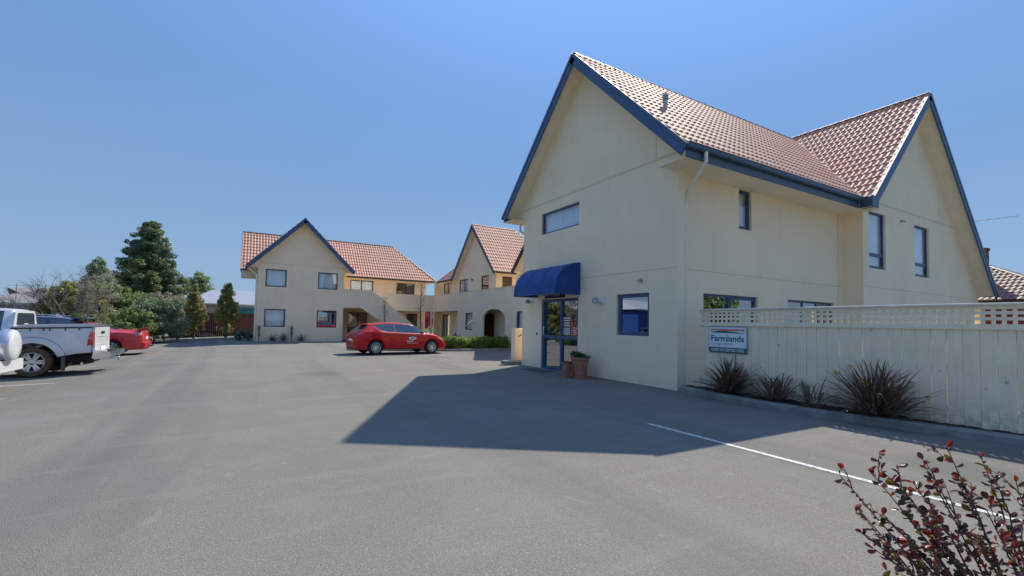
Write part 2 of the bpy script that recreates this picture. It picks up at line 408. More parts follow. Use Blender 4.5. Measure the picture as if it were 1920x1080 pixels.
def strip(name, pts, w, z, mat, kind='structure', label=None):
    mb = MB(); pts = [Vector((p[0], p[1], 0)) for p in pts]; L = []
    for i, p in enumerate(pts):
        t = (pts[min(i+1, len(pts)-1)]-pts[max(i-1, 0)]).normalized(); n = Vector((-t.y, t.x, 0))*w/2
        L.append((p+n, p-n))
    for (a, b), (c, d) in zip(L, L[1:]):
        mb.quad(*[(q.x, q.y, gz(q.x)+z) for q in (a, b, d, c)])
    return tag(mb.build(name, mat), kind=kind)
strip('painted_parking_line', [(5.45, 5.12), (5.44, 2.6), (5.42, -2.5)], .08, .004, M['paint'])
strip('painted_parking_line', [(-9.0, 12.75), (-3.95, 12.45)], .08, .004, M['paint'])
strip('painted_parking_line', [(-9.0, 15.1), (-3.9, 14.9)], .08, .004, M['paint'])
a = PG(355, 637); b = PG(374, 630); strip('painted_parking_line', [(a.x, a.y), (b.x, b.y)], .12, .004, M['paint'])

def kerb(name, pts, w=.15, h=.12, parent=None, seg=1.0, closed=False):
    """concrete kerb laid along pts (left side of travel is the road face), in lengths with open joints"""
    P = [Vector((p[0], p[1], 0)) for p in pts]
    # resample into lengths
    root = empty('kerb', (P[0].x, P[0].y, 0)); tag(root, kind='structure'); root.name = name
    prof = [(0, -.05), (0, h-.035), (.03, h), (w, h), (w, -.05)]
    def perp(t): return Vector((t.y, -t.x, 0))
    ds = [0]
    for p, q in zip(P, P[1:]): ds.append(ds[-1]+(q-p).length)
    def at(d):
        for i in range(len(P)-1):
            if d <= ds[i+1]+1e-6:
                t = (d-ds[i])/max(1e-6, ds[i+1]-ds[i]); return P[i].lerp(P[i+1], t)
        return P[-1]
    d = 0; n = max(1, round(ds[-1]/seg)); s = ds[-1]/n
    for i in range(n):
        mb = MB(); k = 10; pr = []
        for j in range(k+1):
            dd = i*s+.0015+(s-.003)*j/k; p = at(dd); t = (at(min(ds[-1], dd+.15))-at(max(0, dd-.15))).normalized(); nn = perp(t)
            pr.append([Vector((p.x, p.y, gz(p.x))) + nn*a + Vector((0, 0, b+random.uniform(-.002, .002))) for a, b in prof])
        vs = [v for r_ in pr for v in r_]; m = len(prof); fs = []
        for j in range(k):
            for q in range(m): fs.append((j*m+q, j*m+(q+1) % m, (j+1)*m+(q+1) % m, (j+1)*m+q))
        fs += [tuple(range(m)), tuple(k*m+q for q in range(m))]
        mb.add(vs, fs); mb.build('kerb_stone', M['concrete'], root)
    return root
random.seed(4)
KF = [(9.02, -6), (9.02, 0), (9.0, 1.87), (8.86, 2.6), (8.68, 3.4), (8.50, 4.5), (8.53, 5.5), (8.66, 6.5), (8.79, 7.30)]
kerb('fence_bed_kerb', KF, w=.15, h=.13, seg=3.4)
mb = MB()                                                       # bark bed between kerb and fence, lumpy
random.seed(2)
NY = 150
for i in range(NY+1):
    y = 7.36 - i*(7.36+6)/NY
    xk = interp([(p[1], p[0]) for p in KF], y)+.15
    for j in range(11):
        x = xk + (9.34-xk)*j/10; mb.v.append((x, y, .095+random.uniform(0, .05)*(0 < j < 10)))
for i in range(NY):
    for j in range(10):
        a0 = i*11+j; mb.f.append((a0, a0+1, a0+12, a0+11)); mb.m.append(0)
tag(mb.build('bark_garden_bed', M['bark'], smooth=60), kind='structure')
# yard behind the fence
mb = MB(); mb.box(9.36, 40, -10, 7.35, 0, .03); tag(mb.build('yard_paving', M['concrete']), kind='structure')

# ------------------------------------------------------------------ walls, windows, roofs
def wall_mesh(mb, F, u0, u1, v0, v1, holes=(), reveal=.12, clips=(), mi=0, extra=()):
    us = sorted(set([u0, u1] + [h[i] for h in holes for i in (0, 1)] + list(extra))); vs = sorted(set([v0, v1] + [h[i] for h in holes for i in (2, 3)]))
    us = [u for u in us if u0 <= u <= u1]; vs = [v for v in vs if v0 <= v <= v1]
    bm = bmesh.new()
    for a0, a1 in zip(us, us[1:]):
        for b0, b1 in zip(vs, vs[1:]):
            ca, cb = (a0+a1)/2, (b0+b1)/2
            if any(h[0] < ca < h[1] and h[2] < cb < h[3] for h in holes): continue
            bm.faces.new([bm.verts.new(F.p(a, b)) for a, b in ((a0, b0), (a1, b0), (a1, b1), (a0, b1))])
    for (a, b), (na, nb) in clips:
        bmesh.ops.bisect_plane(bm, geom=bm.verts[:]+bm.edges[:]+bm.faces[:], plane_co=F.p(a, b), plane_no=(F.u*na+F.v*nb).normalized(), clear_outer=True)
    bm.verts.index_update(); mb.add([v.co.copy() for v in bm.verts], [tuple(v.index for v in f.verts) for f in bm.faces], mi); bm.free()
    for a0, a1, b0, b1 in [h for h in holes if len(h) == 4]:
        r = -reveal
        mb.quad(F.p(a0, b0), F.p(a0, b1), F.p(a0, b1, r), F.p(a0, b0, r), mi); mb.quad(F.p(a1, b0), F.p(a1, b1), F.p(a1, b1, r), F.p(a1, b0, r), mi)
        mb.quad(F.p(a0, b1), F.p(a1, b1), F.p(a1, b1, r), F.p(a0, b1, r), mi)
        mb.quad(F.p(a0, b0), F.p(a1, b0), F.p(a1, b0, r), F.p(a0, b0, r), mi)

def window(F, a0, a1, b0, b1, parent, mull=(), trans=(), curtain=None, mat='navy', w=.05, depth=.07, name='window', glassm='glass', sash=(), light=None):
    mb = MB(); c1 = -depth; c0 = -depth-.05
    mb.box(a0, a1, b0, b0+w, c0, c1, F); mb.box(a0, a1, b1-w, b1, c0, c1, F)
    mb.box(a0, a0+w, b0+w, b1-w, c0, c1, F); mb.box(a1-w, a1, b0+w, b1-w, c0, c1, F)
    ms = [a0+w/2] + list(mull) + [a1-w/2]; ts = [b0+w/2] + list(trans) + [b1-w/2]
    for m in mull: mb.box(m-w/2, m+w/2, b0+w, b1-w, c0, c1-.002, F)
    for t in trans:
        for ma, mz in zip(ms, ms[1:]): mb.box(ma+w/2, mz-w/2, t-w/2, t+w/2, c0, c1-.003, F)
    for (i, j) in sash:
        ma, mz = ms[i]+w/2, ms[i+1]-w/2; ta, tz = ts[j]+w/2, ts[j+1]-w/2; s = .04
        mb.box(ma, mz, ta, ta+s, c0+.01, c1+.012, F); mb.box(ma, mz, tz-s, tz, c0+.01, c1+.012, F)
        mb.box(ma, ma+s, ta+s, tz-s, c0+.01, c1+.012, F); mb.box(mz-s, mz, ta+s, tz-s, c0+.01, c1+.012, F)
    fo = mb.build(name, M[mat], parent)
    for ma, mz in zip(ms, ms[1:]):
        for ta, tz in zip(ts, ts[1:]):
            pb = MB(); pb.box(ma+w/2-.004, mz-w/2+.004, ta+w/2-.004, tz-w/2+.004, c0+.018, c0+.024, F); pb.build('pane', M[glassm], fo)
    if curtain:
        cb = MB(); n = 90; A0, A1 = (a0+w, a1-w) if curtain is True else curtain
        rnd = random.Random(int(a0*100)); ph = [rnd.uniform(0, 6) for _ in range(4)]
        prev = None
        for i in range(n+1):
            a = A0+(A1-A0)*i/n; t = a*38
            c = -.165+.022*sin(t+ph[0])+.012*sin(t*2.3+ph[1])+.012*sin(t*.37+ph[2])
            cur = (F.p(a, b0+.02, c-.05), F.p(a, b1-.02, c-.05))
            if prev: cb.quad(prev[0], cur[0], cur[1], prev[1])
            prev = cur
        cb.build('curtain', M['curtain'], fo, smooth=80, weld=True, fix=False)
    return fo

TW, TC = .2, .37
def tile_geom():
    prof = [(0, .004), (.03, .002), (.06, .010), (.095, .034), (.13, .040), (.165, .026), (.2, .004)]
    lift = .034; vs = []
    for (a, h) in prof: vs.append((a, 0, 0))
    for (a, h) in prof: vs.append((a, 0, h+lift))
    for (a, h) in prof: vs.append((a, TC*.55, h+lift*.42))
    for (a, h) in prof: vs.append((a, TC+.015, h*.85+.001))
    n = len(prof); fs = []
    for r in range(3):
        for i in range(n-1): fs.append((r*n+i, r*n+i+1, (r+1)*n+i+1, (r+1)*n+i))
    return vs, fs
TVS, TFS = tile_geom()
class Roof:
    def __init__(s, parent, name='roof', mat=None):
        s.deck = MB(); s.tiles = []; s.parent = parent; s.name = name
    def slope(s, F, poly, thick=.14, tiles=True):
        """F: u along the eave, v up the slope, n out; poly convex, counter-clockwise in (u, v)"""
        s.deck.prism(poly, -thick, -.012, F)
        if not tiles: return
        hp = []
        for (x0, y0), (x1, y1) in zip(poly, poly[1:]+poly[:1]):
            L = sqrt((x1-x0)**2+(y1-y0)**2); hp.append(((x0, y0), ((y1-y0)/L, -(x1-x0)/L)))   # outward normal
        us = [p[0] for p in poly]; vsx = [p[1] for p in poly]
        i0 = int(math.floor(min(us)/TW)); i1 = int(math.ceil(max(us)/TW)); nj = int(math.ceil((max(vsx)-min(vsx))/TC))
        v0 = min(vsx)
        for j in range(nj):
            for i in range(i0, i1):
                a, b = i*TW, v0+j*TC; cs = [(a, b), (a+TW, b), (a, b+TC), (a+TW, b+TC)]
                cut = []; out = False
                for (p, n) in hp:
                    d = [(c[0]-p[0])*n[0]+(c[1]-p[1])*n[1] for c in cs]
                    if min(d) > -.004: out = True; break
                    if max(d) > .004: cut.append((p, n))
                if out: continue
                s.tiles.append((F, a, b, cut))
    def finish(s, nparts, deckmat):
        ro = s.deck.build(s.name, deckmat, s.parent)
        cen = [(t[0].p(t[1]+.1, t[2]+.18)-CAM).length for t in s.tiles]
        order = sorted(range(len(s.tiles)), key=lambda k: cen[k]); sel = set(order[:nparts])
        shared = bpy.data.meshes.new('tile'); shared.from_pydata(TVS, [], TFS); shared.materials.append(M['tile'])
        for p in shared.polygons: p.use_smooth = True
        try: shared.set_sharp_from_angle(angle=radians(50))
        except Exception: pass
        rnd = random.Random(7)
        fld = MB(); mats = {}
        for k, (F, a, b, cut) in enumerate(s.tiles):
            if not cut:
                if k in sel:
                    o = bpy.data.objects.new('tile', shared); COL.objects.link(o); o.parent = ro
                    q = F.p(a, b, rnd.uniform(0, .004))
                    o.matrix_basis = Matrix(((F.u.x, F.v.x, F.n.x, q.x), (F.u.y, F.v.y, F.n.y, q.y), (F.u.z, F.v.z, F.n.z, q.z), (0, 0, 0, 1)))
                else: fld.add([F.p(a+x, b+y, z) for x, y, z in TVS], TFS)
            else:
                bm = bmesh.new(); vv = [bm.verts.new(F.p(a+x, b+y, z)) for x, y, z in TVS]
                for f in TFS: bm.faces.new([vv[i] for i in f])
                for (p, n) in cut:
                    bmesh.ops.bisect_plane(bm, geom=bm.verts[:]+bm.edges[:]+bm.faces[:], plane_co=F.p(*p), plane_no=F.u*n[0]+F.v*n[1], clear_outer=True)
                if not bm.faces: bm.free(); continue
                bm.verts.index_update(); V = [v.co.copy() for v in bm.verts]; Fs = [tuple(v.index for v in f.verts) for f in bm.faces]; bm.free()
                if k in sel:
                    t = MB(); t.add(V, Fs); t.build('tile', M['tile'], ro, smooth=50, fix=False)
                else: fld.add(V, Fs)
        if fld.v: tag(fld.build('roof_tiles', M['tile'], ro, smooth=50, fix=False), kind='stuff')
        return ro
R2 = sqrt(.5)
def SY(Y, Z, s):    # slope whose eave runs along X at (Y, Z), facing -Y, pitch slope s
    k = 1/sqrt(1+s*s); return Fr((0, Y, Z), (1, 0, 0), (0, k, s*k), (0, -s*k, k))
def SYP(Y, Z, s):   # facing +Y
    k = 1/sqrt(1+s*s); return Fr((0, Y, Z), (-1, 0, 0), (0, -k, s*k), (0, s*k, k))
def SX(X, Z, s):    # facing -X
    k = 1/sqrt(1+s*s); return Fr((X, 0, Z), (0, -1, 0), (k, 0, s*k), (-s*k, 0, k))
def SXP(X, Z, s):   # facing +X
    k = 1/sqrt(1+s*s); return Fr((X, 0, Z), (0, 1, 0), (-k, 0, s*k), (s*k, 0, k))
def L(s): return sqrt(1+s*s)

def barge(parent, p0, p1, out, h=.24, t=.045, mat='blue', cap=True, name='barge_board'):
    """board running up a rake from p0 to p1; out = outward normal of the gable"""
    p0, p1, out = Vector(p0), Vector(p1), Vector(out); d = (p1-p0).normalized(); dn = out.cross(d)
    if dn.z > 0: dn = -dn
    mb = MB(); mb.extrude_path([(0, -.03), (t, -.03), (t, h), (0, h)], p0, p1, out, dn)
    mb.extrude_path([(t, -.03), (t+.014, -.03), (t+.014, .05), (t, .05)], p0, p1, out, dn)
    o = mb.build(name, M[mat], parent)
    if cap:
        c = MB(); c.extrude_path([(-.05, -.05), (t+.016, -.05), (t+.016, -.03), (-.05, -.03)], p0, p1, out, dn); c.build('verge_flashing', M['valley'] if cap is True else M[cap], parent)
    return o
def gutter(parent, p0, p1, out, mat='gutter', r=.075, name='gutter'):
    p0, p1, out = Vector(p0), Vector(p1), Vector(out); z = Vector((0, 0, 1))
    pr = [(0, .05), (0, -.055), (.02, -.075), (.07, -.08), (.105, -.055), (.118, -.01), (.112, .03), (.13, .05), (.118, .058), (.10, .035), (.105, -.005), (.09, -.045), (.06, -.064), (.02, -.058), (.012, .05)]
    mb = MB(); mb.extrude_path(pr, p0, p1, out, z); return mb.build(name, M[mat], parent, smooth=35)
def ridge_caps(parent, p0, p1, wd=.11, mat='ridge', step=.4):
    p0, p1 = Vector(p0), Vector(p1); d = (p1-p0); n = max(1, int(d.length/step)); d.normalize(); s = (p1-p0).length/n
    side = d.cross(Vector((0, 0, 1))).normalized(); upv = side.cross(d).normalized()
    mb = MB()
    for i in range(n):
        q0, q1 = p0+d*(i*s-.02), p0+d*((i+1)*s)
        for q, k in ((q0, 0), (q1, 1)): pass
        arc = [(cos(pi*t/6)*wd, sin(pi*t/6)*.06-.045) for t in range(7)]
        vs = [q0+side*x*1.05+upv*(y+.016) for x, y in arc]+[q1+side*x*.95+upv*y for x, y in arc]
        mb.add(vs, [(j, j+1, 8+j, 7+j) for j in range(6)] + [(6, 5, 4, 3, 2, 1, 0)])
    return mb.build('ridge_capping', M[mat], parent, smooth=50)
def bar(mb, p, q, w, mi=0): mb.tube([p, q], w, 6, mi)

# ================================================================== RECEPTION BUILDING
X0 = 8.80
RB = empty('reception_building', (X0, 10.9, 0), label='two storey cream stucco reception building with steep tiled gables and blue barge boards', cat='building')

F1 = FX(X0)
wh = [(-13.23, -11.14, 4.62, 5.36), (-9.44, -8.26, 1.26, 2.37), (-13.13, -11.13, 0, 2.36)]
mb = MB()
ZT = lambda y: 9.74-.17-abs(y-10.9)
wall_mesh(mb, F1, -15.0, -6.80, 0, 9.7, [(-13.23, -11.14, 4.62, 5.36), (-9.44, -8.26, 1.26, 2.37), (-13.13, -11.13, 0, 2.36), (-15.0, -14.4, 0, 5.34, 0), (-7.38, -6.80, 0, 5.34, 0)],
          reveal=.14, clips=[((-10.9, 9.60), (1, 1)), ((-10.9, 9.60), (-1, 1))])
F2 = FY(7.38)
mb.quad(F2.p(8.8, 0), F2.p(9.04, 0), F2.p(9.04, 5.30), F2.p(8.8, 5.30))          # end of the front wing wall
mb.quad((9.04, 7.38, 0), (9.04, 7.56, 0), (9.04, 7.56, 5.3), (9.04, 7.38, 5.3))
mb.quad((8.8, 14.4, 0), (20, 14.4, 0), (20, 14.4, 5.34), (8.8, 14.4, 5.34))      # back wall
F3 = FY(7.56)
wall_mesh(mb, F3, 9.04, 16.99, 0, 5.32, [(9.97, 12.28, 1.0, 2.38), (13.77, 16.4, 1.0, 2.385), (11.43, 12.0, 4.21, 5.30)], reveal=.13)
F4 = FX(16.95)
wall_mesh(mb, F4, -7.56, -6.95, 0, 5.36)
F5 = FY(6.95)
sC = 1.02
zc = lambda x: 10.02-sC*abs(x-20.8)
wall_mesh(mb, F5, 16.25, 27.3, 0, 9.9, [(17.36, 18.55, 3.56, 5.43), (20.86, 22.15, 3.53, 5.41), (16.25, 16.95, 0, 5.36, 0)], reveal=.14,
          clips=[((20.8, 9.86), (sC, 1)), ((20.8, 9.86), (-sC, 1))])
mb.quad((27.3, 6.95, 0), (27.3, 14.4, 0), (27.3, 14.4, 3), (27.3, 6.95, 3))
mb.quad((20, 14.4, 0), (27.3, 14.4, 0), (27.3, 14.4, 3), (20, 14.4, 5))
wall1 = mb.build('wall', M['stucco'], RB, weld=True, fix=False)
# control joints scored in the plaster (recess shown as thin sealant beads)
mb = MB()
for z in (5.685, 5.725): mb.box(-14.62, -7.22 if z < 5.7 else -7.26, z, z+.013, .0, .004, F1)
for y in (-13.92, -8.06): mb.box(y, y+.011, 5.75, 5.75+(6.55-5.75), 0, .004, F1)
mb.box(-11.0, -7.38, 2.935, 2.947, 0, .004, F1)
for z in (5.735, 5.775): mb.box(17.0, 24.75, z, z+.013, 0, .004, F5)
mb.box(23.1, 23.112, 5.8, 7.2, 0, .004, F5)
mb.box(9.1, 16.9, 2.935, 2.947, 0, .004, F3)
mb.box(17.0, 27.0, 2.935, 2.947, 0, .004, F5)
mb.box(16.7, 16.71, 0, 5.3, -.6, -.596, F5)
mb.build('control_joint', M['joint'], RB)

roof = Roof(RB)
e1 = (6.74, 5.58)
Fm = SY(6.74, 5.58, 1.0); rl = 4.16*L(1)
# main slope: valley line where it meets the cross gable slope (X = 16.5 + (z-5.63)/1.02)
def vx(y): return 16.5 + ((5.58+(y-6.74))-5.63)/sC
roof.slope(Fm, [(8.3, 0), (vx(6.74), 0), (vx(10.9), rl), (8.3, rl)])
Fb = SYP(15.06, 5.58, 1.0); roof.slope(Fb, [(-21.5, 0), (-8.3, 0), (-8.3, rl), (-21.5, rl)], tiles=False)
Fc = SX(16.5, 5.63, sC); vy = lambda x: 6.74 + ((5.63+sC*(x-16.5))-5.58)
rc = 4.3*L(sC)
roof.slope(Fc, [(-vy(16.5), 0), (-6.45, 0), (-6.45, rc), (-vy(20.8), rc)])
Fd = SXP(27.5, 10.02-sC*6.7, sC); roof.slope(Fd, [(6.45, 0), (15.0, 0), (15.0, 6.7*L(sC)), (6.45, 6.7*L(sC))], tiles=False)
# cross ridge continues to the back
roof.slope(Fc, [(-15.0, rc*.6), (-11.1, rc*.985), (-11.1, rc), (-15.0, rc)], tiles=False)
ro = roof.finish(300, M['soffit'])
ridge_caps(RB, (8.3, 10.9, 9.76), (20.7, 10.9, 9.76))
ridge_caps(RB, (20.8, 6.45, 10.06), (20.8, 15.0, 10.06))
mb = MB()
a_, b_ = Vector((vx(6.74), 6.74, 5.60)), Vector((vx(10.9), 10.9, 9.76))
mb.tube([a_+Vector((0, 0, .03)), b_+Vector((0, 0, .03))], .03, 6); mb.build('valley_flashing', M['valley'], RB)
barge(RB, (8.3, 6.70, 5.53), (8.3, 10.9, 9.73), (-1, 0, 0)); barge(RB, (8.3, 15.1, 5.53), (8.3, 10.9, 9.73), (-1, 0, 0))
barge(RB, (16.45, 6.45, 5.60), (20.8, 6.45, 10.03), (0, -1, 0)); barge(RB, (27.6, 6.45, 10.03-sC*6.8), (20.8, 6.45, 10.03), (0, -1, 0))
# soffits under the rakes meet the wall; level soffit and fascia along the side eave
mb = MB()
mb.box(8.32, 16.3, 6.76, 7.56, 5.30, 5.325); mb.box(16.3, 16.95, 6.47, 7.56, 5.31, 5.335)
mb.build('soffit', M['soffit'], RB)
mb = MB(); mb.box(8.3, 21, 14.4, 15.04, 5.33, 5.35); mb.build('soffit', M['soffit'], RB)
for bx in ((8.30, 16.22, 6.735, 6.76, 5.29, 5.60), (16.40, 16.44, 6.46, 6.735, 5.29, 5.62), (8.3, 21, 15.04, 15.07, 5.33, 5.6)):
    mb = MB(); mb.box(*bx); mb.build('fascia_board', M['gutter'], RB)
gutter(RB, (8.26, 6.735, 5.555), (16.24, 6.735, 5.555), (0, -1, 0))
for bx in ((16.24, 16.66, 6.395, 6.449, 5.30, 5.62), (16.24, 16.28, 6.449, 6.735, 5.30, 5.60)):
    mb = MB(); mb.box(*bx); mb.build('fascia_return', M['gutter'], RB)
gutter(RB, (8.26, 15.07, 5.53), (12, 15.07, 5.53), (0, 1, 0))
# downpipe
def pipe(parent, pts, r, name='downpipe', mat='cream_metal', clips=()):
    mb = MB(); mb.tube(pts, r, 12)
    for z in clips:
        p = pts[-1]; mb.tube([(p[0], p[1], z), (p[0], p[1], z+.04)], r+.008, 12)
    return mb.build(name, M[mat], parent, smooth=40)
pipe(RB, [(8.88, 6.67, 5.50), (8.88, 6.67, 5.28), (9.17, 7.47, 4.72), (9.17, 7.47, 4.60), (9.17, 7.47, .12)], .045, clips=(4.55, 1.7, 3.9))
pipe(RB, [(9.0, 15.0, 5.4), (9.0, 15.0, 5.1), (9.0, 14.5, 4.8), (9.0, 14.48, .1)], .045)
# windows
window(F1, -13.23, -11.14, 4.62, 5.36, RB, curtain=True, mat='blue', depth=.06, w=.055)
window(F1, -9.44, -8.26, 1.26, 2.37, RB, mat='blue', depth=.07, w=.06, sash=((0, 0),), glassm='glass_dark')
window(F3, 11.43, 12.0, 4.21, 5.30, RB, trans=(), mat='navy', curtain=True, w=.05, sash=((0, 0),))
window(F3, 9.97, 12.28, 1.0, 2.38, RB, mull=(11.10,), mat='blue', w=.06, sash=((1, 0),), glassm='glass_dark')
window(F3, 13.77, 16.4, 1.0, 2.385, RB, mull=(14.7, 15.5), mat='blue', w=.06, glassm='glass_dark')
window(F5, 17.36, 18.55, 3.56, 5.43, RB, trans=(4.05,), mat='navy', w=.055, curtain=True, sash=((0, 0),))
window(F5, 20.86, 22.15, 3.53, 5.41, RB, trans=(4.02,), mat='navy', w=.055, curtain=True, sash=((0, 0),))
# entrance door
def entrance():
    a0, a1, b1 = -13.13, -11.13, 2.36; mb = MB(); c0, c1 = -.13, -.06
    mb.box(a0, a0+.10, 0, b1, c0, -.02, F1); mb.box(a1-.06, a1, 0, b1, c0, -.02, F1); mb.box(a0+.10, a1-.06, b1-.09, b1, c0, -.02, F1); mb.box(a0+.10, a1-.06, 0, .10, c0, -.03, F1)
    mb.box(-12.10, -12.03, .10, b1-.09, c0, -.045, F1)
    mb.box(a0+.10, -12.10, 1.05, 1.15, c0, -.05, F1); mb.box(-12.03, a1-.06, 1.05, 1.15, c0, -.05, F1)
    for q0, q1 in ((a0+.10, -12.10), (-12.03, a1-.06)):
        mb.box(q0, q0+.035, .10, b1-.09, c0, -.055, F1)
    d = mb.build('sliding_door', M['blue'], RB)
    for q0, q1 in ((a0+.13, -12.10), (-11.99, a1-.06)):
        for z0, z1 in ((.10, 1.05), (1.15, b1-.09)):
            p = MB(); p.box(q0, q1, z0, z1, -.105, -.098, F1); p.build('pane', M['glass_dark'], d)
    h = MB(); h.tube([F1.p(-12.98, 1.15, 0), F1.p(-12.98, 1.3, .03), F1.p(-12.98, 1.45, 0)], .012, 8); h.build('handle', M['chrome'], d)
    mr = plain('pink_red_poster', (.62,.06,.10), .5, .1, 12)
    p = MB(); p.box(-11.58, -11.22, 1.17, 1.46, -.097, -.094, F1); p.prism([(-11.58, 1.46), (-11.4, 1.46), (-11.53, 1.68)], -.097, -.094, F1); p.build('poster', mr, d)
    p = MB()
    for k, (u, z, w_) in enumerate(((-11.50, 1.40, .12), (-11.34, 1.40, .09), (-11.52, 1.33, .2), (-11.49, 1.26, .23), (-11.44, 1.20, .1))): p.box(u, u+w_, z, z+.028, -.093, -.0925, F1)
    p.build('poster_marks', M['white'], d)
    p = MB(); p.box(-11.98, -11.66, 1.20, 1.42, -.097, -.095, F1)
    for z in (1.47, 1.55, 1.63, 1.71): p.box(-11.98, -11.66, z, z+.045, -.097, -.095, F1)
    p.build('opening_notice', M['white'], d)
    p = MB()
    for i in range(3):
        for j in range(3): p.box(-11.95+i*.1, -11.88+i*.1, 1.22+j*.065, 1.255+j*.065, -.0945, -.0935, F1)
    p.build('notice_marks', plain('notice_ink', (.15,.22,.25), .6, .05), d)
entrance()
# lamp, sensors, bell, camera
def lamp(parent, F, a, b, s=1):
    mb = MB(); mb.box(a-.10*s, a+.10*s, b-.10*s, b+.10*s, 0, .05, F, ch=.012); o = mb.build('security_light', M['white'], parent)
    m = MB(); m.tube([F.p(a, b-.02, .05), F.p(a-.06, b-.03, .15)], .03*s, 8); m.build('bracket', M['white'], o)
    m = MB(); FF = Fr(F.p(a-.13*s, b-.03, .17), -F.u, F.v, F.n)
    m.lathe([(0, .11), (.05, .10), (.085, .06), (.10, 0), (.10, -.04), (.0, -.045)], 14, Fr(FF.o, F.u, F.n, F.v)); m.build('lamp_head', M['steel'], o, smooth=40)
    m = MB(); m.lathe([(0, -.075), (.06, -.065), (.09, -.045)], 14, Fr(FF.o, F.u, F.n, F.v)); m.build('lens', M['clearlamp'], o, smooth=40)
lamp(RB, F1, -10.0, 2.24)
lamp(RB, F1, -13.72, 2.33, .6)
def sensor(parent, F, a, b, nm='sensor'):
    mb = MB(); mb.box(a-.05, a+.05, b-.04, b+.05, 0, .02, F); mb.tube([F.p(a, b, .02), F.p(a+.01, b-.01, .07)], .022, 8); mb.tube([F.p(a-.05, b-.01, .09), F.p(a+.08, b-.02, .10)], .03, 8)
    mb.build(nm, M['steel'], parent)
sensor(RB, F1, -8.54, 2.70); sensor(RB, F5, 19.75, 5.38, 'security_camera')
mb = MB(); mb.box(-13.42, -13.37, 1.14, 1.22, 0, .03, F1, ch=.006); mb.build('door_bell', M['black'], RB)
mb = MB(); v = Fm.p(9.75, (8.62-6.74)*L(1), 0); vx_, vy_, vz_ = v
mb.lathe([(.0, .46), (.075, .45), (.085, .42), (.085, .38), (.06, .37), (.055, .03), (.10, 0), (.14, -.05), (0, -.06)], 14, Fr(v, (1, 0, 0), (0, 1, 0), (0, 0, 1)))
mb.lathe([(.09, .30), (.075, .33), (.06, .33)], 14, Fr(v, (1, 0, 0), (0, 1, 0), (0, 0, 1)))
mb.build('vent_pipe', M['steel'], RB, smooth=40)
mb = MB(); mb.box(8.74, 8.80, 7.4, 14.4, 0, .02); mb.build('plinth_strip', M['concrete'], RB)

# awning
AW = empty('awning', (X0, 12.2, 2.42), label='curved royal blue canvas awning over the glass reception door', cat='awning')
def awning():
    y0, y1 = 11.03, 13.42; n = 16; top, bot, out = 3.42, 2.54, .95
    prof = [(out*sin(pi/2*i/n)**.92, bot+(top-bot)*cos(pi/2*i/n)) for i in range(n+1)] + [(out+.004, 2.43)]
    seams = [y0, y0+.8, y0+1.6, y1]
    for ya, yb in zip(seams, seams[1:]):
        mb = MB(); k = 6
        for i in range(k+1):
            t = i/k; y = ya+(yb-ya)*t; sag = 0
            for (o, z) in prof: mb.v.append((X0-o*(1-sag), y, z-sag*(z-2.4)*.9))
        m = len(prof)
        for i in range(k):
            for j in range(m-1): mb.f.append((i*m+j, i*m+j+1, (i+1)*m+j+1, (i+1)*m+j)); mb.m.append(0)
        mb.build('canvas_panel', M['awning'], AW, smooth=50)
    for y in (y0, y1):
        mb = MB(); mb.poly([(X0-o, y, z) for o, z in prof] + [(X0, y, 2.43)]); mb.build('side_panel', M['awning'], AW)
    for y in seams:
        mb = MB(); mb.tube([(X0-o-.002, y, z+.002) for o, z in prof], .0045, 6); mb.build('seam', M['awning'], AW, smooth=60)
    mb = MB(); mb.box(X0-.965, X0-.948, y0, y1, 2.53, 2.545); mb.build('stitched_hem', plain('hem_blue', (.05,.14,.38), .6), AW)
    mb = MB()
    for p, q in (((X0-.94, y0+.02, 2.45), (X0-.94, y1-.02, 2.45)), ((X0-.94, y0+.02, 2.45), (X0, y0+.02, 2.45)), ((X0-.94, y1-.02, 2.45), (X0, y1-.02, 2.45)), ((X0-.94, 12.2, 2.45), (X0, 12.2, 2.45))): mb.tube([p, q], .014, 6)
    mb.build('frame', M['steel'], AW)
awning()

FONT = None
def text_obj(s, F, a, b, size, mat, parent, name='lettering', c=.003, bold=0, align='CENTER', width=None, ext=.001, shear=0):
    cu = bpy.data.curves.new('t', 'FONT'); cu.body = s; cu.size = size; cu.align_x = align; cu.align_y = 'CENTER'; cu.offset = bold; cu.extrude = ext; cu.shear = shear
    t = bpy.data.objects.new('t', cu); COL.objects.link(t); bpy.context.view_layer.update()
    me = bpy.data.meshes.new_from_object(t.evaluated_get(bpy.context.evaluated_depsgraph_get())); bpy.data.objects.remove(t); bpy.data.curves.remove(cu)
    xs = [v.co.x for v in me.vertices]; k = 1
    if width and xs: k = width/(max(xs)-min(xs))
    for v in me.vertices: v.co = F.p(a+v.co.x*k, b+v.co.y, c+v.co.z)
    me.materials.clear(); me.materials.append(M[mat] if isinstance(mat, str) else mat); me.name = name
    return link(name, me, None, parent)
RS = empty('reception_sign', (X0, 12.35, 2.46), label='small dark sign reading RECEPTION above the glass door', cat='sign')
mb = MB(); mb.box(-12.93, -11.80, 2.385, 2.60, .0, .03, F1); mb.build('sign_board', plain('sign_navy', (.015,.018,.07), .4), RS)
text_obj('RECEPTION', F1, -12.46, 2.515, .14, 'white', RS, width=.78, bold=.002, c=.033)
mb = MB(); mb.box(-12.85, -12.05, 2.41, 2.43, .03, .033, F1); mb.build('underline', plain('sign_line_blue', (.05,.09,.4), .5), RS)

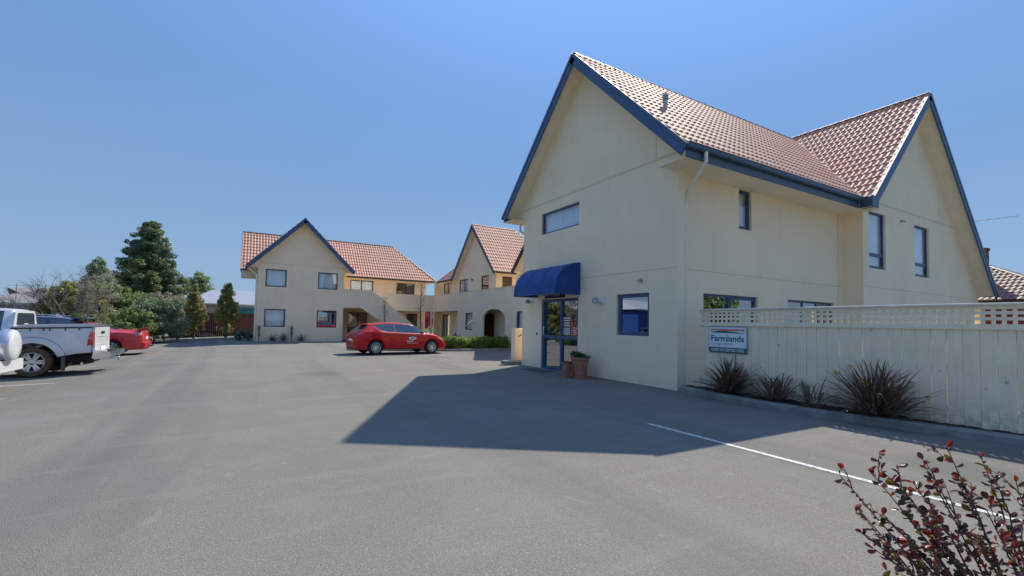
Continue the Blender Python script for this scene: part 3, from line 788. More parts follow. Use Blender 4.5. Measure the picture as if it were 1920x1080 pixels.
# door mat
DM = MB(); DM.box(8.05, 8.55, 12.0, 13.2, .004, .02)
o = DM.build('door_mat', plain('grey_mat', (.09,.095,.10), .95, .3, 30, bump=.5)); tag(o, 'flat grey door mat on the asphalt before the reception door', 'door mat')

# terracotta pots
def pot(x, y, h, r, label, plant, stack=None):
    root = empty('potted_plant', (x, y, 0), label=label, cat='potted plant', group='terracotta pots by the reception door', local=True)
    F = Fr((0, 0, 0), (1, 0, 0), (0, 1, 0), (0, 0, 1)); mb = MB()
    mb.lathe([(0, .0), (r*.66, 0), (r*.7, .03), (r*.9, h*.80), (r*1.0, h*.9), (r*1.04, h*.91), (r*1.05, h), (r*.93, h), (r*.9, h*.88), (0, h*.87)], 26, F); mb.build('pot', M['terracotta'], root, smooth=40)
    mb = MB(); mb.lathe([(0, 0), (r*.9, 0), (r*.95, .035), (r*.9, .035), (0, .02)], 24, Fr((0, 0, -.0), (1, 0, 0), (0, 1, 0), (0, 0, 1))); mb.build('saucer', M['terracotta'], root, smooth=40)
    mb = MB(); mb.lathe([(r*.91, h*.885), (r*.5, h*.93), (0, h*.95)], 16, F); mb.build('soil', M['soil'], root)
    plant(root, h, r); return root
def leaf_fan(mb, rnd, base, n, l0, l1, w, tilt0, tilt1, seg=3, twist=.4, droop=.5):
    for _ in range(n):
        az = rnd.uniform(0, 2*pi); t = rnd.uniform(tilt0, tilt1); ln = rnd.uniform(l0, l1); d = Vector((cos(az), sin(az), 0)); s = Vector((-sin(az), cos(az), 0))
        s = (s + Vector((0, 0, rnd.uniform(-twist, twist)))).normalized(); ww = w*rnd.uniform(.7, 1.2); p = Vector(base)+d*rnd.uniform(0, .03); pts = []
        for i in range(seg+1):
            k = i/seg; wk = ww*(sin(pi*(.15+.85*(1-k)))**.6 if k < 1 else 0)
            if k == 1: wk = ww*.06
            pts.append((p - s*wk/2, p + s*wk/2)); ang = t + droop*k*k*rnd.uniform(.6, 1.4)
            p = p + (d*sin(ang)+Vector((0, 0, 1))*cos(ang))*ln/seg
        for (a, b), (c, e) in zip(pts, pts[1:]): mb.quad(a, b, e, c)
def pl_big(root, h, r):
    rnd = random.Random(3); mb = MB()
    for _ in range(26):
        a = rnd.uniform(0, 2*pi); q = rnd.uniform(0, r*.85); leaf_fan(mb, rnd, (q*cos(a), q*sin(a), h*.9), 16, .10, .22, .035, .1, 1.1)
    mb.build('foliage', leafmat('succulent_leaves', (.03,.10,.035), (.06,.17,.06)), root, fix=False)
def pl_dark(root, h, r):
    rnd = random.Random(5); mb = MB()
    for _ in range(10):
        a = rnd.uniform(0, 2*pi); q = rnd.uniform(0, r*.8); leaf_fan(mb, rnd, (q*cos(a), q*sin(a), h*.9), 14, .04, .10, .03, .2, 1.4)
    mb.build('foliage', leafmat('dark_purple_leaves', (.03,.012,.018), (.06,.03,.03)), root, fix=False)
def pl_tall(root, h, r):
    rnd = random.Random(6); mb = MB()
    for _ in range(9):
        a = rnd.uniform(0, 2*pi); q = rnd.uniform(0, r*.6); leaf_fan(mb, rnd, (q*cos(a), q*sin(a), h*.9), 12, .12, .24, .05, .05, .9)
    mb.build('foliage', leafmat('bright_leaves', (.07,.17,.03), (.14,.26,.06)), root, fix=False)
pot(8.23, 10.26, .60, .235, 'large terracotta pot with green succulents standing before the reception wall', pl_big)
pot(7.98, 10.60, .44, .15, 'small terracotta pot with dark trailing plant in front of the two other pots', pl_dark)
pot(8.42, 10.72, .62, .16, 'middle sized terracotta pot with bright green shoots half hidden behind the other two pots', pl_tall)

# ================================================================== LATTICE FENCE
XF = 9.30
FE = empty('lattice_fence', (XF, 3, 0), label='tall weathered cream board fence with square lattice top and flat capping', cat='fence')
FF_ = FX(XF)
rnd = random.Random(8)
y = 7.16; BW = .1845; i = 0
while y > -3.2:
    mb = MB(); c = rnd.uniform(0, .006); g = rnd.uniform(.003, .007)
    mb.box(-y+g/2, -(y-BW)-g/2, .10+rnd.uniform(0, .02), 1.585, -.02+c, c, FF_, ch=.004); mb.build('board', M['fence'], FE); y -= BW; i += 1
LT, LB_ = 1.90, 1.59
yy = 7.12; k = 0
while yy > -3.2:
    mb = MB(); mb.box(-yy, -yy+.045, LB_-.01, LT, -.002, .010, FF_); mb.build('lattice_slat', M['fence'], FE); yy -= .1085
for z in (1.615, 1.715, 1.80, 1.875):
    mb = MB(); mb.box(-7.16, 3.3, z-.0225, z+.0225, .0105, .022, FF_); mb.build('lattice_rail', M['fence'], FE)
mb = MB(); mb.box(-7.16, 3.3, 1.555, 1.592, -.05, .03, FF_); mb.build('mid_rail', M['fence'], FE)
for z in (.35, 1.0, 1.50):
    mb = MB(); mb.box(-7.16, 3.3, z-.045, z+.045, -.075, -.022, FF_); mb.build('back_rail', M['fence'], FE)
mb = MB(); mb.box(-7.18, 3.3, 1.90, 1.945, -.075, .055, FF_, ch=.01); mb.build('capping', M['fencecap'], FE)
for yp in (7.10, 4.75, 2.4, .05, -2.3):
    mb = MB(); mb.box(-yp-.05, -yp+.05, 0, 1.90, -.175, -.077, FF_); mb.build('post', M['fence'], FE)

# farm co-operative sign screwed to the fence
FS = empty('fence_sign', (XF, 6.4, 1.25), label='white and teal sign reading Farmlands co-operative CARD ACCEPTED HERE fixed to the fence', cat='sign')
a0, a1, b0, b1 = -6.87, -5.94, .955, 1.535
teal = plain('sign_teal', (.0,.13,.14), .4, .03); sgreen = plain('sign_green', (.01,.16,.09), .4, .03); sor = plain('sign_orange', (.68,.20,.05), .4, .03); sred = plain('sign_red', (.60,.09,.06), .4, .03); sblue = plain('sign_edge_blue', (.03,.17,.38), .4, .03); sgrey = plain('sign_grey', (.20,.28,.33), .4, .03); sw = plain('sign_white', (.74,.78,.84), .4, .02)
mb = MB(); mb.box(a0, a1, b0, b1, .034, .040, FF_); mb.build('sign_border', sblue, FS)
mb = MB(); mb.box(a0+.012, a1-.012, b0+.12, b1-.012, .040, .0415, FF_); mb.build('sign_panel', sw, FS)
mb = MB(); mb.box(a0, a1, b0, b0+.12, .040, .0418, FF_); mb.build('teal_band', teal, FS)
W_ = a1-a0
def wavy(lo, hi, n=20):
    return [(a0+W_*(.06+.88*i/n), lo(i/n)) for i in range(n+1)] + [(a0+W_*(.06+.88*i/n), hi(i/n)) for i in range(n, -1, -1)]
mb = MB(); mb.prism(wavy(lambda t: 1.453-.012*t, lambda t: 1.480-.02*sin(pi*(1-t))*0 + .0), .042, .0428, FF_); mb.build('orange_stripe', sor, FS)
mb = MB(); mb.prism(wavy(lambda t: 1.463+.012*sin(pi*t)*(1-t), lambda t: 1.482), .043, .0435, FF_); mb.build('red_stripe', sred, FS)
mb = MB(); mb.prism(wavy(lambda t: 1.402-.010*t, lambda t: 1.415+.045*sin(pi*min(1, t*1.12))**1.0*(1-t*.55)-.008*t), .043, .0438, FF_); mb.build('green_hill', sgreen, FS)
text_obj('Farmlands', FF_, (a0+a1)/2-.005, 1.27, .19, teal, FS, width=.80, bold=.004, c=.0425)
text_obj('co-operative', FF_, a0+.33, 1.155, .10, sgrey, FS, width=.52, c=.0425)
text_obj('CARD ACCEPTED HERE', FF_, (a0+a1)/2, 1.015, .085, 'white', FS, width=.80, bold=.0015, c=.0425)
mb = MB()
for u in (a0+.03, a1-.03):
    for z in (b0+.03, b1-.03): mb.lathe([(0, .006), (.008, .004), (.009, 0)], 8, Fr(FF_.p(u, z, .042), FF_.u, FF_.v, FF_.n))
mb.build('screw', M['steel'], FS)

# ================================================================== FLAX
def flax(x, y, n, ln, label, seed, flowers=False, spread=1.25):
    root = empty('flax_plant', (x, y, .11), label=label, cat='flax plant', group='dark flax plants along the fence', local=True)
    rnd = random.Random(seed); mb = MB(); k = max(3, n//45)
    bases = [(rnd.uniform(-.16, .16)*ln, rnd.uniform(-.26, .26)*ln) for _ in range(k)]
    for bx, by in bases:
        leaf_fan(mb, rnd, (bx, by, 0), n//k, ln*.55, ln*1.08, .026, .08, spread, seg=6, twist=.5, droop=.75)
    mb.build('leaves', leafmat('dark_flax_leaves_%d' % seed, (.085,.088,.050), (.21,.135,.092), (.28,.125,.095), rough=.5, trans=.25, scale=4), root, fix=False)
    mb = MB()
    for bx, by in bases[:3]: leaf_fan(mb, rnd, (bx, by, 0), n//14, ln*.5, ln*.95, .018, 1.1, 1.6, seg=5, twist=.5, droop=.5)
    mb.build('dead_leaves', leafmat('dry_flax_leaves_%d' % seed, (.20,.15,.11), (.30,.23,.17), trans=.1), root, fix=False)
    if flowers:
        mb = MB()
        for (dx, dy, z, l) in ((-.12, .62, .62, .13), (-.2, .36, .78, .1), (-.25, .12, .50, .11), (-.28, .0, .40, .05), (-.3, .35, .22, .05), (-.3, .52, .18, .04)):
            leaf_fan(mb, rnd, (dx, dy, z), 5, l*.6, l, .03, .2, 1.3, seg=3)
        mb.build('orange_leaf_tips', leafmat('orange_leaf', (.75,.25,.02), (.8,.33,.03), trans=.3), root, fix=False)
flax(8.95, 6.12, 260, .86, 'large dark bronze flax under the fence sign, nearest the downpipe', 11)
flax(8.90, 5.18, 105, .68, 'medium dark flax just right of the fence sign', 12)
flax(8.86, 4.42, 40, .60, 'smallest sparse dark flax, between the two bushy clumps on the kerb bed', 13, spread=1.1)
flax(8.98, 3.42, 310, .98, 'largest dark flax with orange leaf tips, nearest the parking line', 14, True)
# ================================================================== LEFT ACCOMMODATION BLOCK
LBK = empty('accommodation_block', (3.3, 34.6, 0), label='two storey cream motel block with orange tiled roof, front gable and outside staircase', cat='building')
G1 = FY(34.6); s1 = 1.02
mb = MB()
zl = lambda x: 8.30-s1*abs(x-3.25)
wall_mesh(mb, G1, -.02, 6.52, 0, 8.3, [(1.0, 2.27, 1.0, 2.2), (4.25, 5.56, 1.0, 2.2), (1.0, 2.27, 3.70, 4.88), (4.25, 5.56, 3.70, 4.88), (-.02, .55, 0, 4.95, 0), (6.0, 6.52, 0, 4.95, 0)],
          reveal=.10, clips=[((3.25, 8.24), (s1, 1)), ((3.25, 8.24), (-s1, 1))])
mb.quad((.55, 34.6, 0), (.55, 44, 0), (.55, 44, 5), (.55, 34.6, 5))
mb.poly([(.55, 37.9, 5), (.55, 43.3, 5), (.55, 40.6, 8)])
mb.quad((6.0, 34.6, 0), (6.0, 38.0, 0), (6.0, 38.0, 5), (6.0, 34.6, 5))
GW = FY(38.0)                                                    # set-back wall behind the walkway, both storeys
wall_mesh(mb, GW, 6.0, 13.35, 0, 5.0, [(7.05, 8.87, 2.72, 4.80), (10.77, 12.35, 3.55, 4.78), (6.95, 8.45, 0.02, 2.2), (11.7, 12.65, 1.0, 2.22)], reveal=.10)
mb.quad((13.35, 38, 0), (13.35, 43.6, 0), (13.35, 43.6, 5), (13.35, 38, 5)); mb.quad((.55, 43.6, 0), (13.35, 43.6, 0), (13.35, 43.6, 5), (.55, 43.6, 5))
mb.build('wall', M['stucco'], LBK, weld=True, fix=False)
mb = MB(); mb.box(-.42, .549, 37.4, 38.2, 4.42, 4.98); mb.build('boxed_eave', M['stucco'], LBK)
mb = MB(); mb.box(.57, 5.98, 5.26, 5.275, 0, .004, G1); mb.build('control_joint', M['joint'], LBK)
for k, (a, b) in enumerate(((1.0, 2.27), (4.25, 5.56))):
    window(G1, a, b, 1.0, 2.2, LBK, curtain=True if k == 0 else None, mat='navy' if k == 0 else 'brown', w=.07, depth=.04, glassm='glass' if k == 0 else 'glass_dark')
    window(G1, a, b, 3.70, 4.88, LBK, curtain=True, mat='navy', w=.07, depth=.04)
window(GW, 7.05, 8.87, 2.72, 4.80, LBK, mull=(7.95,), mat='brown', w=.07, depth=.04, curtain=(7.1, 8.8)); window(GW, 10.77, 12.35, 3.55, 4.78, LBK, mull=(11.6,), mat='brown', w=.06, depth=.04)
window(GW, 6.95, 8.45, .02, 2.2, LBK, mull=(7.75,), trans=(.95,), mat='brown', w=.08, depth=.04); window(GW, 11.7, 12.65, 1.0, 2.22, LBK, mat='brown', w=.07, depth=.04)
mb = MB(); mb.box(6.15, 13.25, 36.345, 37.995, 2.42, 2.70); mb.build('walkway_floor', M['soffit'], LBK)
mb = MB(); mb.box(8.3, 13.4, 36.2, 36.34, 2.40, 3.72); mb.box(8.28, 13.4, 36.18, 36.36, 3.722, 3.75)
mb.build('balustrade', M['stucco'], LBK)
mb = MB(); mb.prism([(6.002, 2.46), (7.25, 2.48), (8.72, 1.46), (10.72, .02), (12.6, .02), (12.6, .45), (11.9, .80), (8.05, 3.78), (6.002, 3.78)], -.14, 0, G1); mb.build('stair_balustrade', M['stucco'], LBK)
for k in range(15):
    mb = MB(); mb.box(8.15+.28*k, 8.43+.30*k*.93+.02, 34.76, 36.18, 2.70-.18*(k+1)-.12, 2.70-.18*(k+1)); mb.build('stair_step', M['concrete'], LBK)
mb = MB(); mb.box(6.01, 8.2, 34.76, 36.17, 2.462, 2.70); mb.build('stair_landing', M['soffit'], LBK)
mb = MB(); mb.box(13.22, 13.36, 36.22, 36.36, 0, 2.4); mb.build('pillar', M['stucco'], LBK)
rf = Roof(LBK)
fm = SY(37.5, 5.03, s1); h = 3.1*L(s1)
rf.slope(fm, [(-.45, 0), (14.15, 0), (11.05, h), (-.45, h)])
rf.slope(SYP(43.7, 5.03, s1), [(-14.15, 0), (.45, 0), (.45, h), (-11.05, h)], tiles=False)
rf.slope(SXP(14.15, 5.03, s1), [(37.5, 0), (43.7, 0), (40.6, h)])
hg = 3.35*L(s1)
rf.slope(SX(-.10, 5.03, s1), [(-40.0, 0), (-34.1, 0), (-34.1, hg), (-41.0, hg)]); rf.slope(SXP(6.60, 5.03, s1), [(34.1, 0), (39.5, 0), (41.0, hg), (34.1, hg)])
rf.finish(0, M['soffit'])
ridge_caps(LBK, (-.45, 40.6, 8.21), (11.1, 40.6, 8.21)); ridge_caps(LBK, (11.05, 40.6, 8.2), (14.15, 37.5, 5.08)); ridge_caps(LBK, (3.25, 34.1, 8.46), (3.25, 41, 8.46))
barge(LBK, (-.16, 34.1, 4.98), (3.25, 34.1, 8.42), (0, -1, 0), h=.22); barge(LBK, (6.66, 34.1, 4.98), (3.25, 34.1, 8.42), (0, -1, 0), h=.22)
barge(LBK, (-.45, 37.45, 4.98), (-.45, 40.6, 8.15), (-1, 0, 0), h=.2, mat='gutter', cap='tile'); barge(LBK, (-.45, 43.75, 4.98), (-.45, 40.6, 8.15), (-1, 0, 0), h=.2, mat='gutter', cap='tile')
gutter(LBK, (6.7, 37.5, 4.99), (14.2, 37.5, 4.99), (0, -1, 0), mat='brown'); gutter(LBK, (-.5, 37.5, 4.99), (.0, 37.5, 4.99), (0, -1, 0), mat='navy')
gutter(LBK, (-.10, 34.06, 4.99), (-.10, 37.6, 4.99), (-1, 0, 0), mat='navy')
mb = MB(); mb.box(6.5, 14.1, 37.52, 38.0, 4.93, 4.95); mb.build('soffit', M['soffit'], LBK)
mb = MB(); mb.box(-.08, .549, 34.62, 37.4, 4.90, 4.93); mb.build('soffit', M['soffit'], LBK)
pipe(LBK, [(-.0, 34.3, 4.95), (.05, 34.3, 4.75), (.47, 34.5, 4.4), (.47, 34.5, .1)], .045)
pipe(LBK, [(13.2, 37.42, 4.9), (13.2, 37.9, 4.6), (13.2, 37.93, 2.8)], .04)
mb = MB(); mb.box(6.3, 6.5, 37.8, 37.95, 3.85, 3.95); mb.build('wall_lamp', M['black'], LBK)

# ================================================================== RIGHT ACCOMMODATION WING
WBK = empty('accommodation_wing', (13.4, 28, 0), label='cream motel wing with arched doorway, long upstairs walkway and tall tiled gable', cat='building')
H1 = FX(13.4); mb = MB()
wall_mesh(mb, H1, -31.1, -15.2, 0, 3.72, [(-29.72, -28.5, 1.04, 2.24), (-26.95, -23.9, 0, 2.45), (-22.62, -21.4, 1.0, 2.24)], reveal=.14)
wall_mesh(mb, H1, -36.2, -31.1, 2.40, 3.72)
mb.quad((13.4, 31.1, 0), (14.3, 31.1, 0), (14.3, 31.1, 2.4), (13.4, 31.1, 2.4))
mb.quad((13.52, 36.2, 2.4), (13.52, 15.2, 2.4), (13.52, 15.2, 3.72), (13.52, 36.2, 3.72))
# arch spandrels
c, w_, zsp, ht = -25.425, 1.525, 1.72, .72
n = 16
for r_, cc in ((0, 0),):
    prev = None
    for i in range(n+1):
        a = pi*i/n; p = (c-w_*cos(a), zsp+ht*sin(a)**.9)
        if prev:
            mb.quad(H1.p(prev[0], prev[1]), H1.p(p[0], p[1]), H1.p(p[0], 2.45), H1.p(prev[0], 2.45))
            mb.quad(H1.p(prev[0], prev[1]), H1.p(p[0], p[1]), H1.p(p[0], p[1], -.14), H1.p(prev[0], prev[1], -.14))
        prev = p
H2 = FX(14.5)
wall_mesh(mb, H2, -37.3, -31.1, 0, 2.4, [(-36.85, -35.25, 0, 2.2)], reveal=.08)
wall_mesh(mb, FX(14.6), -29.4, -23.5, 0, 2.4, [(-29.25, -27.55, 0, 2.2)], reveal=.06)
mb.quad((13.54, 29.4, 0), (14.6, 29.4, 0), (14.6, 29.4, 2.4), (13.54, 29.4, 2.4)); mb.quad((13.54, 23.5, 0), (14.6, 23.5, 0), (14.6, 23.5, 2.4), (13.54, 23.5, 2.4))
s2 = 1.02
wall_mesh(mb, H2, -34.0, -26.85, 2.7, 8.7, [(-33.4, -31.75, 3.9, 4.9), (-29.5, -28.3, 3.95, 4.9), (-27.25, -26.85, 2.7, 4.9, 0)], reveal=.08, clips=[((-30.4, 8.56), (s2, 1)), ((-30.4, 8.56), (-s2, 1))])
wall_mesh(mb, FX(14.62), -37.3, -33.9, 2.7, 5.0, [(-37.0, -35.3, 2.75, 4.85)], reveal=.06)
mb.quad((13.9, 37.3, 0), (18, 37.3, 0), (18, 37.3, 5), (13.9, 37.3, 5)); mb.quad((13.9, 37.3, 0), (13.9, 37.42, 0), (13.9, 37.42, 5), (13.9, 37.3, 5))
wall_mesh(mb, FY(27.25), 14.5, 18.5, 2.7, 4.95, [(15.0, 15.75, 2.72, 4.75)], reveal=.06)
wall_mesh(mb, FX(14.9), -25.3, -17.2, 2.7, 8.8, [], clips=[((-21.25, 8.35), (s2, 1)), ((-21.25, 8.35), (-s2, 1))])
mb.quad((14.9, 25.2, 2.7), (18.5, 25.2, 2.7), (18.5, 25.2, 5), (14.9, 25.2, 5))
mb.quad((18.5, 37, 0), (18.5, 15, 0), (18.5, 15, 5), (18.5, 37, 5)); mb.quad((13.4, 15.2, 0), (18.5, 15.2, 0), (18.5, 15.2, 3.7), (13.4, 15.2, 3.7))
mb.build('wall', M['stucco'], WBK, weld=False, fix=False)
mb = MB(); mb.box(13.38, 13.54, 15.2, 36.22, 3.722, 3.75); mb.build('balustrade_capping', M['stucco'], WBK)
mb = MB(); mb.box(13.54, 18.5, 15.2, 37.3, 2.41, 2.70); mb.build('walkway_floor', M['soffit'], WBK)
window(H1, -29.72, -28.5, 1.04, 2.24, WBK, curtain=True, mat='navy', w=.06, depth=.05); window(H1, -22.62, -21.4, 1.0, 2.24, WBK, curtain=True, mat='navy', w=.06, depth=.05)
window(H2, -33.4, -31.75, 3.9, 4.9, WBK, mull=(-32.5,), curtain=True, mat='navy', w=.07, depth=.04); window(H2, -29.5, -28.3, 3.95, 4.9, WBK, mat='brown', w=.07, depth=.04, glassm='glass_dark')
window(FX(14.62), -37.0, -35.3, 2.75, 4.85, WBK, mull=(-36.1,), mat='brown', w=.07, depth=.03, curtain=(-36.0, -35.4))
window(H2, -36.85, -35.25, 0.02, 2.2, WBK, mull=(-36.0,), mat='brown', w=.08, depth=.03, curtain=(-36.7, -35.3))
def door(parent, F, a0, a1, b0, b1, c=-.05):
    mb = MB(); mb.box(a0, a1, b0, b1, c-.04, c, F); d = mb.build('door', M['browndoor'], parent)
    m = MB(); m.box(a0-.05, a0, b0, b1+.05, c-.04, .01, F); m.box(a1, a1+.05, b0, b1+.05, c-.04, .01, F); m.box(a0, a1, b1, b1+.05, c-.04, .01, F); m.build('door_frame', M['brown'], d)
    m = MB(); m.tube([F.p(a1-.08, b0+1.0, c+.05), F.p(a1-.2, b0+1.0, c+.05)], .012, 6); m.build('handle', M['steel'], d)
    for q in range(2): m = MB(); m.box(a0+.15, a1-.15, b0+.2+q*1.0, b0+1.0+q*.95, c, c+.012, F, ch=.006); m.build('door_panel', M['browndoor'], d)
door(WBK, FX(14.6), -29.2, -27.6, .02, 2.14); door(WBK, FY(27.25), 15.05, 15.7, 2.72, 4.7, c=-.03)
rf = Roof(WBK); h = 3.6*L(s2)
rf.slope(SX(14.1, 5.0, s2), [(-37.05, 0), (-34.0, 0), (-30.4, h), (-33.45, h)])
hg = 3.7*L(s2)
rf.slope(SY(26.7, 5.0, s2), [(14.1, 0), (21.4, 0), (17.7, hg), (14.1, hg)])
rf.slope(SYP(34.1, 5.0, s2), [(-17.7, 0), (-14.1, 0), (-14.1, hg), (-17.7, hg)], tiles=False)
rf.slope(SXP(21.4, 5.0, s2), [(26.7, 0), (37.05, 0), (33.4, hg), (30.4, hg)], tiles=False); rf.slope(SYP(37.05, 5.0, s2), [(-21.4, 0), (-14.1, 0), (-17.75, h)], tiles=False)
h3 = 3.7*L(s2); rf.slope(SYP(24.98, 4.90, s2), [(-18.2, 0), (-14.45, 0), (-14.45, h3), (-18.2, h3)], tiles=False); rf.slope(SY(17.5, 4.9, s2), [(14.45, 0), (18.2, 0), (18.2, h3), (14.45, h3)])
rf.finish(0, M['soffit'])
ridge_caps(WBK, (14.1, 30.4, 8.78), (17.7, 30.4, 8.78)); ridge_caps(WBK, (14.1, 37.05, 5.05), (17.7, 33.4, 8.7)); ridge_caps(WBK, (17.7, 30.4, 8.76), (21.4, 26.7, 5.05))
barge(WBK, (14.1, 34.15, 4.93), (14.1, 30.4, 8.72), (-1, 0, 0), h=.2); barge(WBK, (14.1, 26.65, 4.93), (14.1, 30.4, 8.72), (-1, 0, 0), h=.2, mat='brown')
barge(WBK, (14.45, 25.05, 4.83), (14.45, 21.25, 8.62), (-1, 0, 0), h=.24, mat='brown'); barge(WBK, (14.45, 17.45, 4.83), (14.45, 21.25, 8.62), (-1, 0, 0), h=.24, mat='brown')
gutter(WBK, (14.1, 37.1, 4.95), (14.1, 34.1, 4.95), (-1, 0, 0), mat='brown'); gutter(WBK, (14.1, 26.68, 4.95), (21.4, 26.68, 4.95), (0, -1, 0), mat='brown')
mb = MB(); mb.box(14.1, 18.4, 26.7, 27.25, 4.90, 4.92); mb.build('soffit', M['soffit'], WBK)
mb = MB(); mb.box(14.1, 14.62, 33.9, 37.05, 4.91, 4.93); mb.build('soffit', M['soffit'], WBK)
for (F, a, b) in ((H2, -31.0, 4.75), (FX(14.5), -33.4, 1.85), (FX(14.5), -32.2, 1.35)):
    m = MB(); m.box(a-.08, a+.08, b-.06, b+.06, .0, .09, F, ch=.02); m.build('wall_lamp', M['black'], WBK)

# low curved garden wall with iron handrail beyond the reception door, on a concrete step
GWL = empty('garden_wall', (8.9, 15.2, 0), label='short cream wall with scooped top and black handrail past the reception corner', cat='wall')
pr = [(8.88, .12), (11.2, .12), (11.2, 1.75)] + [(8.88+2.32*(1-t), 1.33+.42*(1-t)**1.3-.06*sin(pi*t)) for t in [i/12 for i in range(1, 13)]]
mb = MB(); mb.prism(pr, -.26, 0, FY(15.05)); mb.build('wall', M['stucco'], GWL)
mb = MB(); F_ = FY(15.05); mb.tube([F_.p(9.05, 1.02, .01), F_.p(9.05, 1.06, .07), F_.p(9.2, 1.13, .08), F_.p(9.6, 1.12, .08), F_.p(10.2, 1.22, .08), F_.p(10.9, 1.45, .08)], .014, 8); mb.build('handrail', M['black'], GWL, smooth=50)
mb = MB(); mb.box(8.45, 9.6, 14.5, 15.35, 0, .115); o = mb.build('concrete_step', M['concrete']); tag(o, 'low pale concrete step at the foot of the scooped garden wall', 'step')
mb = MB(); a, b = PX(874, 612, 13.15), PX(887, 603, 13.15); mb.tube([a, b], .03, 6); mb.tube([a+Vector((0, 0, .28)), b+Vector((0, 0, .28))], .02, 6); tag(mb.build('slanted_rail', M['white']), 'white slanted rail standing in front of the narrow wing window', 'rail')
# ================================================================== planted bed in front of the wing
bedk = [(13.3, 22.62), (9.3, 22.45), (5.4, 24.0), (4.75, 24.15), (4.5, 24.55), (4.62, 25.1), (5.6, 26.4)]
kerb('garden_bed_kerb', bedk, w=.14, h=.13)
mb = MB(); mb.poly([(13.35, 22.8, .10), (13.35, 36, .10), (6.2, 36, .06), (5.5, 26.5, .09), (4.75, 25.1, .10), (4.8, 24.35, .1), (5.4, 24.2, .10), (9.3, 22.65, .10)])
tag(mb.build('garden_bed', M['bark']), kind='structure')
mb = MB(); mb.poly([(.3, 34.6, .03), (.3, 33.9, .03), (6.2, 33.9, .03), (6.2, 34.6, .03)]); tag(mb.build('border_strip', M['bark']), kind='structure')
kerb('block_border_kerb', [(6.2, 33.75), (.2, 33.75), (-.5, 34.4), (-.7, 36.5)], w=.12, h=.06)

# ------------------------------------------------------------------ foliage builders
import numpy as np
def leaves_mesh(name, centers, radii, n, size, seed, mat, parent, aspect=.55, flat=0, up=.3, shell=.55):
    """n leaf quads scattered in clumps: centers (k,3), radii (k,3) or (k,)"""
    rg = np.random.default_rng(seed); C = np.array(centers, float); R = np.array(radii, float)
    if R.ndim == 1: R = np.repeat(R[:, None], 3, 1)
    wgt = R.prod(1)**(2/3); idx = rg.choice(len(C), n, p=wgt/wgt.sum())
    d = rg.normal(size=(n, 3)); d /= np.linalg.norm(d, axis=1)[:, None]
    rr = shell+(1-shell)*rg.random(n); rr = np.where(rg.random(n) < .25, rg.random(n)**.5, rr)
    P = C[idx]+d*R[idx]*rr[:, None]
    nrm = d*.7+rg.normal(size=(n, 3))*.6+np.array([0, 0, up]); nrm /= np.linalg.norm(nrm, axis=1)[:, None]
    t = np.cross(nrm, rg.normal(size=(n, 3))); t /= np.linalg.norm(t, axis=1)[:, None]; b = np.cross(nrm, t)
    s = size*(.6+.8*rg.random(n))[:, None]
    V = np.stack([P-t*s, P+b*s*aspect-t*s*.1, P+t*s, P-b*s*aspect+t*s*.1], 1).reshape(-1, 3)
    me = bpy.data.meshes.new(name); me.vertices.add(4*n); me.vertices.foreach_set('co', V.astype(np.float32).ravel())
    me.loops.add(4*n); me.polygons.add(n); me.loops.foreach_set('vertex_index', np.arange(4*n, dtype=np.int32)); me.polygons.foreach_set('loop_start', np.arange(0, 4*n, 4, dtype=np.int32))
    try: me.polygons.foreach_set('loop_total', np.full(n, 4, dtype=np.int32))
    except Exception: pass
    me.update(calc_edges=True); me.validate(); return link(name, me, mat, parent)
def blob_clumps(rnd, c, R, k, r0, r1, bottom=-.3):
    cs, rs = [], []
    for _ in range(k):
        while True:
            d = Vector((rnd.gauss(0, 1), rnd.gauss(0, 1), rnd.gauss(0, 1))).normalized()
            if d.z > bottom: break
        q = rnd.uniform(.35, .95); cs.append((c[0]+d.x*R[0]*q, c[1]+d.y*R[1]*q, c[2]+d.z*R[2]*q)); rs.append(rnd.uniform(r0, r1)*min(R))
    return cs, rs
def branches(mb, rnd, p, d, ln, r, depth, spread=.6, shrink=.74, up=.1, seg=3, kids=(2, 3), tips=None):
    pts = [p]; q = Vector(p); dd = Vector(d).normalized()
    for i in range(seg):
        dd = (dd+Vector((rnd.gauss(0, .12), rnd.gauss(0, .12), rnd.gauss(0, .1)+up*.3))).normalized(); q = q+dd*ln/seg; pts.append(q.copy())
    mb.tube(pts, [r*(1-.4*i/seg) for i in range(seg+1)], 5 if r > .03 else 3, cap=False)
    if depth <= 0:
        if tips is not None: tips.append(q.copy())
        return
    for _ in range(rnd.randint(*kids)):
        a = dd.orthogonal().normalized(); a.rotate(Matrix.Rotation(rnd.uniform(0, 2*pi), 3, dd))
        nd = (dd+a*rnd.uniform(.5, 1.1)*spread*1.3+Vector((0, 0, up))).normalized(); k = rnd.uniform(.5, 1) if depth > 1 else 1
        branches(mb, rnd, pts[-1] if rnd.random() < .6 else pts[-2], nd, ln*shrink*rnd.uniform(.8, 1.15), r*.6, depth-1, spread, shrink, up, seg, kids, tips)
LM = {}
LM['green'] = leafmat('green_leaves', (0.161, 0.255, 0.076), (0.302, 0.398, 0.123), (0.209, 0.246, 0.113))
LM['olive'] = leafmat('olive_leaves', (0.246, 0.273, 0.062), (0.421, 0.404, 0.105), (0.158, 0.220, 0.070))
LM['greygreen'] = leafmat('grey_green_leaves', (0.200, 0.291, 0.155), (0.382, 0.455, 0.255), (0.146, 0.218, 0.119))
LM['dark'] = leafmat('dark_conifer_needles', (0.072, 0.126, 0.073), (0.151, 0.223, 0.101), (0.284, 0.304, 0.101), scale=.6, trans=.2)
LM['pale'] = leafmat('pale_conifer_leaves', (0.228, 0.316, 0.167), (0.386, 0.456, 0.246))
